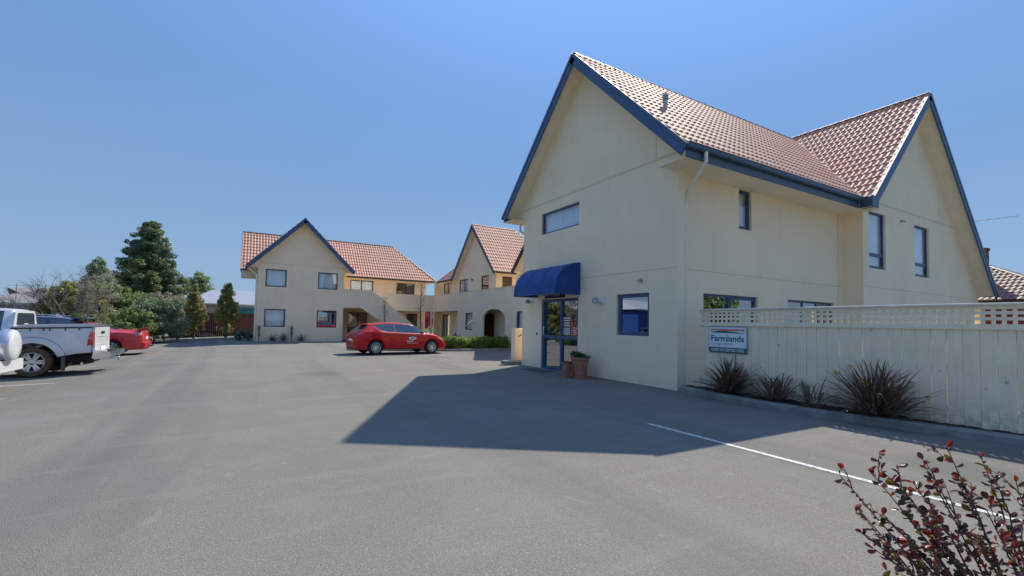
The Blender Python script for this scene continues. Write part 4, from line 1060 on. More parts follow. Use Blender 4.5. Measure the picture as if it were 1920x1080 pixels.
LM['yellowgreen'] = leafmat('yellow_green_leaves', (0.298, 0.332, 0.087), (0.490, 0.473, 0.157), (0.332, 0.272, 0.140))
LM['brownish'] = leafmat('dull_brown_leaves', (0.304, 0.256, 0.193), (0.456, 0.386, 0.304), (0.235, 0.214, 0.152))
LM['yellow'] = leafmat('yellow_blossom', (.42,.32,.02), (.58,.44,.03), (.16,.17,.03))
LM['pink'] = leafmat('pink_blossom', (.42,.05,.12), (.60,.12,.20))
LM['hedge'] = leafmat('hedge_leaves', (0.150, 0.256, 0.044), (0.300, 0.406, 0.083), (0.090, 0.150, 0.044), scale=1.0)
LM['bluegrey'] = leafmat('blue_grey_leaves', (0.156, 0.195, 0.182), (0.286, 0.325, 0.286))

def shrub(c, R, n, size, mat, seed, label, name='shrub', cat='shrub', group=None, k=26, trunk=True, aspect=.55):
    x, y = c[0], c[1]; z0 = gz(x); root = empty(name, (x, y, z0), label=label, cat=cat, group=group); rnd = random.Random(seed)
    cs, rs = blob_clumps(rnd, (x, y, z0+R[2]*.95), R, k*3, .12, .32, bottom=-.75)
    leaves_mesh('crown', cs, rs, n, size, seed, LM[mat], root, aspect)
    if trunk:
        mb = MB()
        for _ in range(5): branches(mb, rnd, Vector((x+rnd.uniform(-.1, .1), y+rnd.uniform(-.1, .1), z0)), Vector((rnd.uniform(-.5, .5), rnd.uniform(-.5, .5), 1)), R[2]*.7, .03, 2, .7)
        mb.build('stems', M['bark2'], root, fix=False)
    return root
# the big conifer
def conifer():
    base = PY(272, 600, 52); x, y = base.x, 52; z0 = gz(x); H = 10.5
    root = empty('conifer_tree', (x, y, z0), label='tall dark broad conifer rising above all the other trees behind the parked cars', cat='tree')
    rnd = random.Random(21); mb = MB(); mb.tube([(x, y, z0), (x+.1, y, z0+5), (x, y, z0+H*.97)], [.32, .2, .03], 8); tr = mb.build('trunk', M['bark2'], root)
    mb = MB(); cs = []; rs = []
    z = 2.6
    while z < H*.985:
        t = (z-2.6)/(H-2.6); rad = 3.05*(1-t**1.15)**.8*rnd.uniform(.80, 1.12)+.12; k = int(6+8*(1-t))
        for i in range(k):
            a = 2*pi*(i+rnd.random())/k; r = rad*rnd.uniform(.6, 1.12); d = Vector((cos(a), sin(a), 0)); sag = rnd.uniform(-.1, .6)
            p0 = Vector((x, y, z0+z-.3)); p1 = p0+d*r+Vector((0, 0, .12*r+sag)); mb.tube([p0, p0.lerp(p1, .5)+Vector((0, 0, -.08*r)), p1], [.05*(1-t)+.015, .03, .008], 4, cap=False)
            m = max(2, int(r*2.2))
            for j in range(m):
                q = p0.lerp(p1, .15+.85*(j+1)/m); cs.append((q.x+rnd.uniform(-.25, .25), q.y+rnd.uniform(-.25, .25), q.z+rnd.uniform(-.05, .25))); s_ = rnd.uniform(.26, .48); rs.append((s_, s_, s_*.72))
        z += rnd.uniform(.36, .52)
    mb.build('branches', M['bark2'], root, fix=False)
    leaves_mesh('crown', cs, rs, 95000, .085, 5, LM['dark'], root, .5, up=.6)
conifer()
def tree(px, Y, ztop, R, mat, seed, label, n=9000, size=.09, name='tree', trunk=1.2, k=26, group=None, barkm='bark2', cat='tree', stems=1, zc=None, cone=False):
    x = PY(px, 590, Y).x; z0 = gz(x); root = empty(name, (x, Y, z0), label=label, cat=cat, group=group); rnd = random.Random(seed)
    cz = ztop-R[2] if zc is None else zc
    mb = MB()
    for s in range(stems):
        ox = rnd.uniform(-.2, .2)*(stems > 1); p0 = Vector((x+ox, Y, z0)); mb.tube([p0, (x+ox*.7, Y, (z0+cz)/2), (x+ox*2, Y, cz+R[2]*.5)], [.09/stems**.5+.02, .06/stems**.5+.015, .015], 7)
    tr = mb.build('trunk', M[barkm], root); mb = MB()
    for _ in range(9): branches(mb, rnd, Vector((x, Y, cz-R[2]*rnd.uniform(-.3, .8))), Vector((rnd.uniform(-1, 1), rnd.uniform(-1, 1), .7)), max(R[0], .4)*.55, .025, 2, .7)
    mb.build('branches', M[barkm], root, fix=False)
    cs, rs = blob_clumps(rnd, (x, Y, cz), R, k*3, .10, .26, bottom=-.98)
    if cone:
        q_ = []
        for (a, b, c_) in cs: t_ = min(1, max(0, (c_-cz+R[2])/(2*R[2]))); f_ = 1.25*(1-t_)**.8+.12; q_.append((x+(a-x)*f_, Y+(b-Y)*f_, c_))
        cs = q_
    leaves_mesh('crown', cs, rs, n, size, seed, LM[mat], root)
    return root
tree(140, 36, 3.9, (1.75, 1.6, 1.5), 'olive', 31, 'rounded olive green tree right of the bare spreading tree', n=11000, zc=2.2, k=34)
tree(180, 40, 5.6, (1.35, 1.3, 2.2), 'pale', 32, 'upright pointed green conifer just left of the tall dark conifer', name='conifer_tree', n=14000, k=50, cone=True, size=.07)
tree(371, 75, 7.9, (2.2, 1.9, 1.9), 'pale', 33, 'distant pale green tree above the white roof', n=6000, size=.12, k=40, cone=True)
tree(365, 43, 4.25, (1.0, .9, 2.05), 'yellowgreen', 34, 'young yellow green tree before the red fence, left of its taller neighbour', n=13000, size=.055, zc=2.1, k=70, stems=1, cone=True)
tree(425, 43, 4.95, (.95, .9, 2.35), 'yellowgreen', 35, 'taller young olive tree before the red fence, nearest the motel block', n=12000, size=.055, zc=2.5, k=70, stems=1, cone=True)
shrub((colX(232, 41), 41), (2.3, 1.8, 1.95), 16000, .085, 'green', 41, 'tall bright green shrub directly below the dark conifer')
shrub((colX(290, 37.5), 37.5), (1.75, 1.5, 1.45), 14000, .07, 'greygreen', 42, 'dense grey green shrub with small leaves at the car park edge')
shrub((colX(255, 36.5), 36.5), (1.5, 1.3, 1.2), 10000, .07, 'green', 43, 'mid green bushy shrub behind the red sedan')
shrub((colX(312, 40.5), 40.5), (1.3, 1.2, 2.0), 5000, .06, 'brownish', 44, 'tall dull brown twiggy shrub with few leaves')
shrub((colX(205, 38), 38), (1.7, 1.3, 1.2), 11000, .07, 'greygreen', 45, 'dark grey green shrub above the blue wagon spoiler')
shrub((colX(335, 46), 46), (1.6, 1.3, 1.9), 9000, .08, 'green', 46, 'dark green shrub left of the white roofed house')
shrub((colX(157, 34), 34), (1.5, 1.2, .95), 9000, .07, 'green', 47, 'dark low shrub under the olive tree behind the cars')
shrub((colX(118, 36), 36), (1.6, 1.2, .75), 7000, .07, 'green', 48, 'low dark shrub at the foot of the bare spreading tree')
shrub((colX(45, 33), 33), (1.5, .9, 1.0), 7000, .06, 'yellow', 49, 'yellow flowering shrub above the white utility cab')
shrub((colX(5, 33.5), 33.5), (1.7, .9, .98), 7000, .06, 'brownish', 50, 'dull brown hedge shrub left of the yellow flowers', name='shrub')
# clipped green hedge behind the red sedan
HG = empty('hedge', (colX(215, 30), 30, gz(-5)), label='clipped light green hedge behind the red sedan boot', cat='hedge')
x0, x1 = colX(165, 30), colX(262, 30.5)
rnd = random.Random(3); cs = [(rnd.uniform(x0, x1), 30.5+rnd.uniform(-.5, .5), gz(-5)+rnd.uniform(.1, .78)) for _ in range(80)]
leaves_mesh('foliage', cs, [.30]*80, 12000, .05, 9, LM['hedge'], HG)
# bare spreading tree
def bare_tree(x, y, h, r, seed, label, depth=5, spread=.75, mat='twig', name='bare_tree', ln=None, up=.12, multi=4, group=None):
    z0 = gz(x); root = empty(name, (x, y, z0), label=label, cat='tree', group=group); rnd = random.Random(seed)
    mb = MB(); mb.tube([(x, y, z0), (x, y, z0+h*.16)], [r*1.2, r], 8); mb.build('trunk', M[mat], root)
    mb = MB()
    for i in range(multi):
        a = 2*pi*i/multi+rnd.uniform(-.4, .4); branches(mb, rnd, Vector((x, y, z0+h*.15)), Vector((cos(a)*.8, sin(a)*.8, .75)), ln or h*.25, r*.6, depth, spread, .76, up, 3, (2, 3))
    mb.build('branches', M[mat], root, fix=False); return root
bare_tree(colX(98, 34), 34, 4.6, .13, 5, 'leafless spreading tree standing behind the dark blue wagon', depth=5)
# slim pale-stemmed trees with drooping dry foliage
def stem_tree(px, Y, ztop, seed, label, nst=1):
    x = colX(px, Y); z0 = gz(x); root = empty('slender_tree', (x, Y, z0), label=label, cat='tree', group='pale stemmed slender trees behind the cars'); rnd = random.Random(seed)
    mb = MB(); cs = []; rs = []
    for s in range(nst):
        ox = (s-(nst-1)/2)*.38; mb.tube([(x+ox, Y, z0), (x+ox+rnd.uniform(-.06, .06), Y, z0+1.5), (x+ox+rnd.uniform(-.2, .2), Y, ztop-.4)], [.055, .045, .02], 6)
        for _ in range(15): branches(mb, rnd, Vector((x+ox, Y, rnd.uniform(1.4, ztop-.4))), Vector((rnd.uniform(-1, 1), rnd.uniform(-1, 1), rnd.uniform(-.2, 1))), .4, .014, 2, .8, up=-.05)
        for _ in range(14): cs.append((x+ox+rnd.uniform(-.30, .30), Y+rnd.uniform(-.3, .3), rnd.uniform(1.7, ztop-.2))); rs.append(rnd.uniform(.10, .22))
    mb.build('trunk', M['palebark'], root, fix=False); leaves_mesh('crown', cs, rs, 450*nst, .04, seed, LM['brownish'], root)
stem_tree(157, 31, 3.3, 61, 'single pale stemmed slender tree before the olive tree')
stem_tree(181, 31.5, 3.9, 62, 'clump of three pale stemmed slender trees before the pointed conifer', 3)
# two leafless young street trees in front of the staircase
def young(px, top, Y, seed, label):
    x = colX(px, Y); z1 = PY(px, top, Y).z; root = empty('young_bare_tree', (x, Y, 0), label=label, cat='tree', group='young leafless trees before the motel block'); rnd = random.Random(seed)
    mb = MB(); mb.tube([(x, Y, 0), (x+.03, Y, z1*.5), (x, Y, z1)], [.05, .035, .01], 6); mb.build('trunk', M['bark2'], root)
    mb = MB()
    for i in range(26):
        z = rnd.uniform(z1*.42, z1*.95); a = rnd.uniform(0, 2*pi); branches(mb, rnd, Vector((x, Y, z)), Vector((cos(a), sin(a), rnd.uniform(.2, 1))), .30, .011, 1, .6, up=.15)
    mb.build('branches', M['bark2'], root, fix=False)
    mb = MB(); mb.box(x+.12, x+.17, Y-.02, Y+.03, 0, 1.5); mb.build('stake', M['palebark'], root)
young(721, 557, 31, 71, 'shorter young leafless tree behind the red hatchback roof'); young(788, 527, 31, 72, 'taller young leafless tree crossing the motel eaves')
# hedge in front of the wing
HW = empty('hedge', (11, 23.1, .1), label='low clipped green hedge in the kerbed bed before the arched doorway', cat='hedge')
rnd = random.Random(9); cs = []
for i in range(150): cs.append((rnd.uniform(9.1, 13.1), rnd.uniform(22.85, 23.9), rnd.uniform(.18, .62)))
leaves_mesh('foliage', cs, [.24]*150, 42000, .045, 14, LM['hedge'], HW, shell=.2)
shrub((5.15, 24.75), (.30, .28, .34), 1500, .045, 'hedge', 81, 'small bright green shrub on the kerb corner behind the hatchback', k=12)
shrub((10.3, 25.2), (.9, .7, .38), 3000, .05, 'hedge', 82, 'loose green ground shrub behind the clipped hedge', k=18, trunk=False)
shrub((11.4, 26.9), (.55, .5, .42), 1500, .05, 'brownish', 83, 'brown twiggy shrub beside the wing wall', k=12)
mb = MB(); x = colX(868, 27.5); mb.prism([(-.10, 0), (.10, 0), (.02, .62), (-.05, .5)], -.03, .03, Fr((x, 27.5, .1), (1, 0, 0), (0, 0, 1), (0, -1, 0)))
o = mb.build('garden_ornament', M['white']); tag(o, 'small white pointed garden ornament behind the hedge', 'ornament')
# pink blossom tree through the passage
tree(808, 46, 3.6, (1.6, 1.2, 1.5), 'pink', 91, 'pink blossom tree seen through the passage between the motel blocks', n=6000, name='blossom_tree')
# plants at the foot of the block
def spiky(px, seed, label, h=.75, green='bluegrey', n=50):
    x = colX(px, 34.25); root = empty('border_plant', (x, 34.25, .03), label=label, cat='plant', group='small plants along the motel block wall', local=True); rnd = random.Random(seed); mb = MB()
    leaf_fan(mb, rnd, (0, 0, 0), n, h*.4, h, .05, .1, 1.3, seg=4); mb.build('leaves', LM[green], root, fix=False)
def column_plant(px, seed, label):
    x = colX(px, 34.25); root = empty('border_plant', (x, 34.25, .03), label=label, cat='plant', group='small plants along the motel block wall', local=True); rnd = random.Random(seed)
    mb = MB(); mb.tube([(0, 0, 0), (0, 0, 1.0)], [.03, .012], 5); mb.build('stem', M['bark2'], root)
    mb = MB()
    for z in (.35, .5, .62, .75, .85, .95): leaf_fan(mb, rnd, (0, 0, z), 26, .08, .19, .05, .3, 1.7, seg=2)
    mb.build('leaves', LM['green'], root, fix=False)
column_plant(487, 1, 'slim upright green plant nearest the motel block downpipe'); spiky(513, 2, 'low grey green plant below the ground floor window', .6)
spiky(533, 3, 'wide grey green plant in the middle of the wall border', .8); column_plant(548, 4, 'slim upright green plant between two low grey ones'); spiky(566, 5, 'rightmost low grey green plant in the wall border', .65)
shrub((colX(466, 35.5), 35.5), (.85, .7, .42), 3500, .05, 'bluegrey', 51, 'low grey green shrub at the left corner of the motel block', k=16)
def yellow_flax(px, py, seed, label):
    p = PG(px, py); root = empty('flax_plant', (p.x, p.y, p.z), label=label, cat='flax plant', group='yellow striped flaxes before the red fence', local=True); rnd = random.Random(seed); mb = MB()
    leaf_fan(mb, rnd, (0, 0, 0), 60, 1.0, 1.9, .09, .1, 1.1, seg=5, droop=.6); mb.build('leaves', leafmat('yellow_flax_%d' % seed, (.16,.19,.03), (.34,.36,.08)), root, fix=False)
yellow_flax(331, 627, 1, 'yellow green flax beside the grey kerb, left one'); yellow_flax(448, 626, 2, 'yellow green flax beside the motel block, right one')
yellow_flax(362, 626, 3, 'low yellow green flax under the first young tree')

# red-brown fence, pale house with white roof, boxes
def board_fence(name, xa, xb, Y, h, mat, label, w=.15):
    root = empty(name, (xa, Y, 0), label=label, cat='fence'); x = xa; F = FY(Y); rnd = random.Random(2)
    while x < xb: mb = MB(); mb.box(x, x+w-.012, gz(x), h+rnd.uniform(-.01, .01), 0, .02, F); mb.build('board', mat, root); x += w
    mb = MB(); mb.box(xa, xb, h-.15, h-.08, -.04, 0, F); mb.build('rail', mat, root)
    return root
board_fence('board_fence', colX(318, 46.5), colX(476, 46.5), 46.5, 1.95, plain('red_brown_fence', (.10,.030,.022), .85, .25, 6), 'dark red brown board fence behind the young trees')
def house(name, x0, x1, y0, y1, ze, zr, wallm, roofm, label, hip=2.0, base=0, win=()):
    root = empty(name, (x0, y0, base), label=label, cat='house'); mb = MB()
    F = FY(y0); wall_mesh(mb, F, x0, x1, base, ze, [(a, b, base+.9, ze-.35) for a, b in win], reveal=.08)
    mb.quad((x0, y0, base), (x0, y1, base), (x0, y1, ze), (x0, y0, ze)); mb.quad((x1, y0, base), (x1, y1, base), (x1, y1, ze), (x1, y0, ze)); mb.quad((x0, y1, base), (x1, y1, base), (x1, y1, ze), (x0, y1, ze))
    mb.build('wall', wallm, root, fix=False); o = .45; ym = (y0+y1)/2
    mb = MB(); A = (x0-o, y0-o, ze); B = (x1+o, y0-o, ze); C = (x1+o, y1+o, ze); D = (x0-o, y1+o, ze); E = (x0-o+hip, ym, zr); G_ = (x1+o-hip, ym, zr)
    mb.add([A, B, C, D, E, G_], [(0, 1, 5, 4), (1, 2, 5), (2, 3, 4, 5), (3, 0, 4), (0, 3, 2, 1)]); mb.build('roof', roofm, root)
    mb = MB(); mb.box(x0-o, x1+o, y0-o-.1, y0-o-.002, ze-.14, ze+.02); mb.build('gutter', M['steel'], root)
    for a, b in win: window(F, a, b, base+.9, ze-.35, root, mull=((a+b)/2,), mat='white', w=.07, depth=.03)
    return root
wr = plain('white_corrugated_roof', (.36,.37,.40), .4, .05, 1.5, bump=.1); beige = plain('beige_weatherboard', (.42,.36,.27), .8, .1, 2)
house('bungalow', colX(352, 62), colX(520, 62), 62, 70, 3.15, 4.95, beige, wr, 'beige bungalow with long white metal roof beyond the red fence', hip=2.4, win=((-2.0, -.9),))
TQ = empty('garden_shed', (colX(447, 58), 58, 0), label='teal painted shed wall left of the motel block', cat='shed')
mb = MB(); mb.box(colX(446, 58), colX(480, 58), 58, 60, 0, 2.75); mb.build('wall', plain('teal_panel', (.02,.17,.20), .6, .1, 2), TQ); mb = MB(); mb.box(colX(445, 58), colX(480, 58), 57.8, 60.2, 2.753, 2.85); mb.build('roof', wr, TQ)
house('house', colX(-60, 48), colX(72, 48), 48, 56, 2.35, 3.65, plain('lilac_grey_wall', (.36,.34,.38), .8, .08, 2), plain('grey_tile_roof', (.26,.235,.225), .7, .15, 2), 'grey roofed house behind the parked cars at far left', hip=3.5, base=-.3, win=((-19, -17.6),))
house('house', colX(75, 58), colX(170, 58), 58, 66, 2.6, 3.9, plain('pale_wall', (.48,.47,.46), .8, .08, 2), plain('dark_roof', (.14,.09,.075), .7, .15, 2), 'pale house with dark roof behind the bare spreading tree', hip=3.0, base=-.3, win=((-15, -13.6),))
# TV aerials
def aerial(p, h, label, n=6, ln=1.2, ang=0):
    root = empty('tv_aerial', (p[0], p[1], p[2]), label=label, cat='aerial'); mb = MB(); mb.tube([p, (p[0], p[1], p[2]+h)], .022, 6); mb.build('mast', M['steel'], root)
    d = Vector((cos(ang), sin(ang), .06)); s = Vector((-sin(ang), cos(ang), 0)); c = Vector((p[0], p[1], p[2]+h-.1)); mb = MB(); mb.tube([c-d*ln*.3, c+d*ln], .012, 4)
    for i in range(n): q = c-d*ln*.3+d*ln*1.3*i/(n-1); mb.tube([q-s*.28, q+s*.28], .006, 3)
    mb.build('elements', M['steel'], root)
q = PY(28, 585, 45); aerial((q.x, 45, 1.5), PY(28, 532, 45).z-1.5, 'thin TV aerial mast on the house roof at far left', 5, 1.5, .2)
# boxes on the far kerb
p = PG(426, 629); CBX = empty('utility_cabinet', (p.x, p.y, p.z), label='pale grey utility cabinet before the red fence', cat='cabinet')
mb = MB(); mb.box(p.x-.62, p.x+.62, p.y, p.y+.5, .05, .78, ch=0); mb.build('cabinet_body', plain('cabinet_grey', (.42,.40,.37), .6, .1, 3), CBX); mb = MB(); mb.box(p.x-.66, p.x+.66, p.y-.04, p.y+.54, .782, .83); mb.build('lid', M['concrete'], CBX)
p = PG(403, 629); BL = empty('bollard_light', (p.x, p.y, p.z), label='short white domed bollard light left of the utility cabinet', cat='bollard light')
mb = MB(); mb.tube([(p.x, p.y, p.z), (p.x, p.y, .35)], .13, 10); mb.build('post', M['black'], BL); mb = MB(); mb.lathe([(0, .42), (.12, .38), (.2, .26), (.22, 0), (0, 0)], 14, Fr((p.x, p.y, .36), (1, 0, 0), (0, 1, 0), (0, 0, 1))); mb.build('dome', M['white'], BL, smooth=40)
for px, py, lb in ((379, 626, 'small dark bollard light left of the white domed one'), (446, 629, 'small dark bollard light right of the utility cabinet')):
    p = PG(px, py); r_ = empty('bollard_light', (p.x, p.y, p.z), label=lb, cat='bollard light'); mb = MB(); mb.tube([(p.x, p.y, p.z), (p.x, p.y, p.z+.5)], .07, 8); mb.build('post', M['black'], r_)
    mb = MB(); mb.lathe([(0, .12), (.2, .08), (.22, 0), (0, 0)], 12, Fr((p.x, p.y, p.z+.5), (1, 0, 0), (0, 1, 0), (0, 0, 1))); mb.build('cap', M['black'], r_, smooth=40)
a = PG(300, 634); b = PG(404, 631)
kerb('far_kerb', [(b.x, b.y), (a.x, a.y+.4), (colX(262, 36), 36), (colX(200, 33), 33), (-12, 31)], w=.15, h=.14, seg=2)

# neighbour house over the fence
NB = empty('neighbour_house', (32, 12, 0), label='low neighbouring house with dark brown tiled hip roof beyond the lattice fence', cat='house')
mb = MB(); mb.quad((28.7, 19.5, 0), (28.7, 4.5, 0), (28.7, 4.5, 2.9), (28.7, 19.5, 2.9)); mb.quad((28.7, 4.5, 0), (35.4, 4.5, 0), (35.4, 4.5, 2.9), (28.7, 4.5, 2.9)); mb.build('wall', plain('red_brick_wall', (.30,.09,.055), .85, .2, 5), NB, fix=False)
rf = Roof(NB); sn = .5; hh = 3.9*L(sn)
rf.slope(SX(28.1, 2.95, sn), [(-20.0, 0), (-3.9, 0), (-7.8, hh), (-16.1, hh)]); rf.slope(SY(3.9, 2.95, sn), [(28.1, 0), (35.9, 0), (32.0, hh)]); rf.slope(SXP(35.9, 2.95, sn), [(3.9, 0), (20.0, 0), (16.1, hh), (7.8, hh)], tiles=False); rf.slope(SYP(20.0, 2.95, sn), [(-35.9, 0), (-28.1, 0), (-32.0, hh)], tiles=False)
_t = M['tile']; M['tile'] = plain('dark_brown_tile', (.16,.10,.085), .6, .25, 6); rf.finish(40, M['brown']); M['tile'] = _t
ridge_caps(NB, (32, 7.8, 4.94), (28.1, 3.9, 2.99), .14, 'brown'); ridge_caps(NB, (32, 16.1, 4.94), (32, 7.8, 4.94), .14, 'brown')
gutter(NB, (28.1, 20, 2.93), (28.1, 3.9, 2.93), (-1, 0, 0), mat='brown')
q = PX(1818, 466, 27.9)
p = PX(1843, 470, 30); 
mb = MB(); mb.box(p.x-.2, p.x+.2, p.y-.15, p.y+.15, 3.4, p.z); mb.box(p.x-.24, p.x+.24, p.y-.19, p.y+.19, p.z+.002, p.z+.1); mb.build('chimney', plain('chimney_brick', (.12,.06,.05), .9, .2, 8), NB)
p = PX(1822, 416, 29.5); aerial((p.x, p.y, 3.4), p.z-3.4+.1, 'TV aerial sticking out past the right hand gable', 7, 1.5, -1.2)
# ================================================================== VEHICLES
def wheel(root, x, y, side, r=.32, w=.21, style=10, tyre='tyre', rimr=.66, pair=True):
    """side = +1/-1: outer face towards local +y/-y"""
    F = Fr((x, y, r), (1, 0, 0), (0, 0, 1), (0, side, 0)); mb = MB(); h = w/2; ri = r*rimr
    mb.lathe([(ri, -h), (r*.93, -h), (r*.985, -h*.75), (r, -h*.4), (r, h*.4), (r*.985, h*.75), (r*.94, h*.98), (r*.80, h*1.02), (ri*1.02, h*.92), (ri*.98, h*.8)], 40, F); t = mb.build('wheel', M[tyre], root, smooth=40)
    mb = MB(); mb.lathe([(ri*1.03, h*.90), (ri*.98, h*.96), (ri*.93, h*.84), (ri*.91, h*.3), (ri*.9, -h*.8)], 40, F)
    for k in range(style):
        a = 2*pi*k/style; tw = .10 if style <= 10 else .13
        if style == 12: a = 2*pi*(k//2)/6+(.16 if k % 2 else -.16)
        c, s_ = cos(a), sin(a); pu = lambda rr, q, z: F.p(c*rr-s_*q, s_*rr+c*q, z)
        r0, r1, q0, q1 = ri*.22, ri*.95, ri*tw*.9, ri*tw*.75
        vs = [pu(r0, -q0, h*.62), pu(r1, -q1, h*.86), pu(r1, q1, h*.86), pu(r0, q0, h*.62), pu(r0, -q0, h*.35), pu(r1, -q1, h*.55), pu(r1, q1, h*.55), pu(r0, q0, h*.35)]
        mb.add(vs, [(0, 1, 2, 3), (0, 4, 5, 1), (3, 2, 6, 7), (4, 7, 6, 5), (1, 5, 6, 2)])
    mb.lathe([(0, h*.80), (ri*.14, h*.78), (ri*.27, h*.66), (ri*.30, h*.4)], 18, F)
    mb.build('rim', M['alloy'], t, smooth=35)
    mb = MB(); mb.lathe([(0, h*.12), (ri*.92, h*.12)], 24, F); mb.lathe([(0, h*.28), (ri*.62, h*.28), (ri*.62, h*.12)], 24, F); mb.build('brake_disc', M['black'], t)

class Car:
    def __init__(s, root, Ln, top, belt, wid, rail, axles, R=.35, zw=.32, sill=.24, zb=.18, x0=0, paint='redpaint', sides=(), ws=None, rg=None, step=.04, tumble=.93, sill_line=None):
        s.bw = sill_line
        s.top, s.belt, s.wid, s.rail, s.Ln, s.axles, s.R, s.zw, s.sill, s.zb, s.tumble = top, belt, wid, rail, Ln, axles, R, zw, sill, zb, tumble
        n = int((Ln-x0)/step); xs = [x0+(Ln-x0)*i/n for i in range(n+1)]
        xs += [x0+.006, x0+.018, Ln-.006, Ln-.018]; 
        for a in (sides + (([ws] if ws else []) and [ws]) + ([rg] if rg else [])): xs += [a[0], a[1]]
        xs = sorted(set(round(x, 4) for x in xs)); s.xs = xs
        rings = [s.ring(x) for x in xs]; m = len(rings[0])
        full = []
        for rg_ in rings: full.append(rg_ + [Vector((p.x, -p.y, p.z)) for p in reversed(rg_[:-1])])   # right side back to the keel
        K = len(full[0]); V = [p for r_ in full for p in r_]
        body, und, sg, wg, bg_ = [], [], {}, [], []
        for i in range(len(xs)-1):
            xm = (xs[i]+xs[i+1])/2
            for j in range(K-1):
                f = (i*K+j, i*K+j+1, (i+1)*K+j+1, (i+1)*K+j); jj = min(j, K-2-j)
                sgk = None
                if jj == 6:
                    for q, a in enumerate(sides):
                        if a[0] < xm < a[1]: sgk = (q, j < K/2)
                if sgk is not None: sg.setdefault(sgk, []).append(f)
                elif jj >= 7 and ws and ws[0] < xm < ws[1]: wg.append(f)
                elif jj >= 7 and rg and rg[0] < xm < rg[1]: bg_.append(f)
                elif jj <= 0: und.append(f)
                else: body.append(f)
        body.append(tuple(range(K-1, -1, -1))[0:K]); body.append(tuple((len(xs)-1)*K+j for j in range(K)))
        def mk(name, fs, mat, sm=32):
            used = sorted(set(i for f in fs for i in f)); mp = {u: k for k, u in enumerate(used)}; mb = MB(); mb.add([V[u] for u in used], [tuple(mp[i] for i in f) for f in fs]); return mb.build(name, M[mat], root, smooth=sm, fix=False, weld=False)
        b = mk('body', body, paint); bm = bmesh.new(); bm.from_mesh(b.data); bmesh.ops.remove_doubles(bm, verts=bm.verts, dist=2e-4); bmesh.ops.recalc_face_normals(bm, faces=bm.faces); bm.to_mesh(b.data); bm.free(); s.body = b
        mk('underbody', und, 'black')
        for k, fs in sg.items(): mk('side_window', fs, 'carglass')
        if wg: mk('windscreen', wg, 'carglass')
        if bg_: mk('rear_window', bg_, 'carglass')
        s.root = root
    def ring(s, x):
        w = sinterp(s.wid, x); zt = sinterp(s.top, x); bl = min(interp(s.belt, x), zt-.03); wr = interp(s.rail, x)
        z2 = s.sill; arch = False
        for xa in s.axles:
            dx = abs(x-xa)
            if dx < s.R: z2 = max(z2, s.zw+sqrt(s.R**2-dx**2))
        z2 = min(z2, bl-.10); z3 = max(z2+.05, s.sill+.20); z3 = min(z3, bl-.07); z4 = max(z3+.02, z3+(bl-z3)*.62); ins = s.tumble
        P = [(0, s.zb), (w*.74, max(s.zb, z2-.02)), (w*.955, z2), (w, z3), (w*.998, z4), (w*.965, bl), (w*ins, bl+.018 if zt-bl > .1 else bl+(zt-bl)*.15)]
        k = 1.0 if zt-bl > .1 else (zt-bl)/.1
        if s.bw and zt-bl > .1:
            zw_ = min(interp(s.bw, x), zt-.10); y6, z6 = P[-1]
            if zw_ > z6: t_ = (zw_-z6)/max(.02, zt-.065-z6); P[-1] = (y6+(wr-y6)*t_, zw_)
        P += [(wr*1.0, zt-.065*k), (wr*.93, zt-.025*k), (wr*.55, zt-.004*k), (0, zt)]
        return [Vector((x, y, z)) for y, z in P]
    def ys(s, x, z):
        r = s.ring(x)
        for a, b in zip(r[2:], r[3:]):
            if a.z <= z <= b.z and b.z > a.z: return a.y+(b.y-a.y)*(z-a.z)/(b.z-a.z)
        return r[2].y
    def patch(s, name, x0, x1, zf0, zf1, side, mat, off=.006, nx=8, nz=4):
        mb = MB(); g = []
        for i in range(nx+1):
            x = x0+(x1-x0)*i/nx; a, b = zf0(x), zf1(x); row = []
            for j in range(nz+1): z = a+(b-a)*j/nz; row.append(Vector((x, side*(s.ys(x, z)+off), z)))
            g.append(row)
        for i in range(nx):
            for j in range(nz): mb.quad(g[i][j], g[i+1][j], g[i+1][j+1], g[i][j+1])
        return mb.build(name, M[mat] if isinstance(mat, str) else mat, s.root, smooth=50, weld=True, fix=False)
    def line(s, pts, side, mat='black', r=.004, name='door_gap'):
        mb = MB(); P = []
        for (xa, za), (xb, zb_) in zip(pts, pts[1:]):
            for k in range(6): t = k/6; x = xa+(xb-xa)*t; z = za+(zb_-za)*t; P.append((x, side*(s.ys(x, z)+.0005), z))
        x, z = pts[-1]; P.append((x, side*(s.ys(x, z)+.0005), z)); mb.tube(P, r, 4); return mb.build(name, M[mat], s.root, fix=False)

def place(name, x, y, th, label, cat, pitch=0, scale=1, roll=0):
    r = empty(name, (x, y, gz(x)), th, label=label, cat=cat, local=True); r.rotation_euler = (roll, pitch, th); r.scale = (scale,)*3; return r

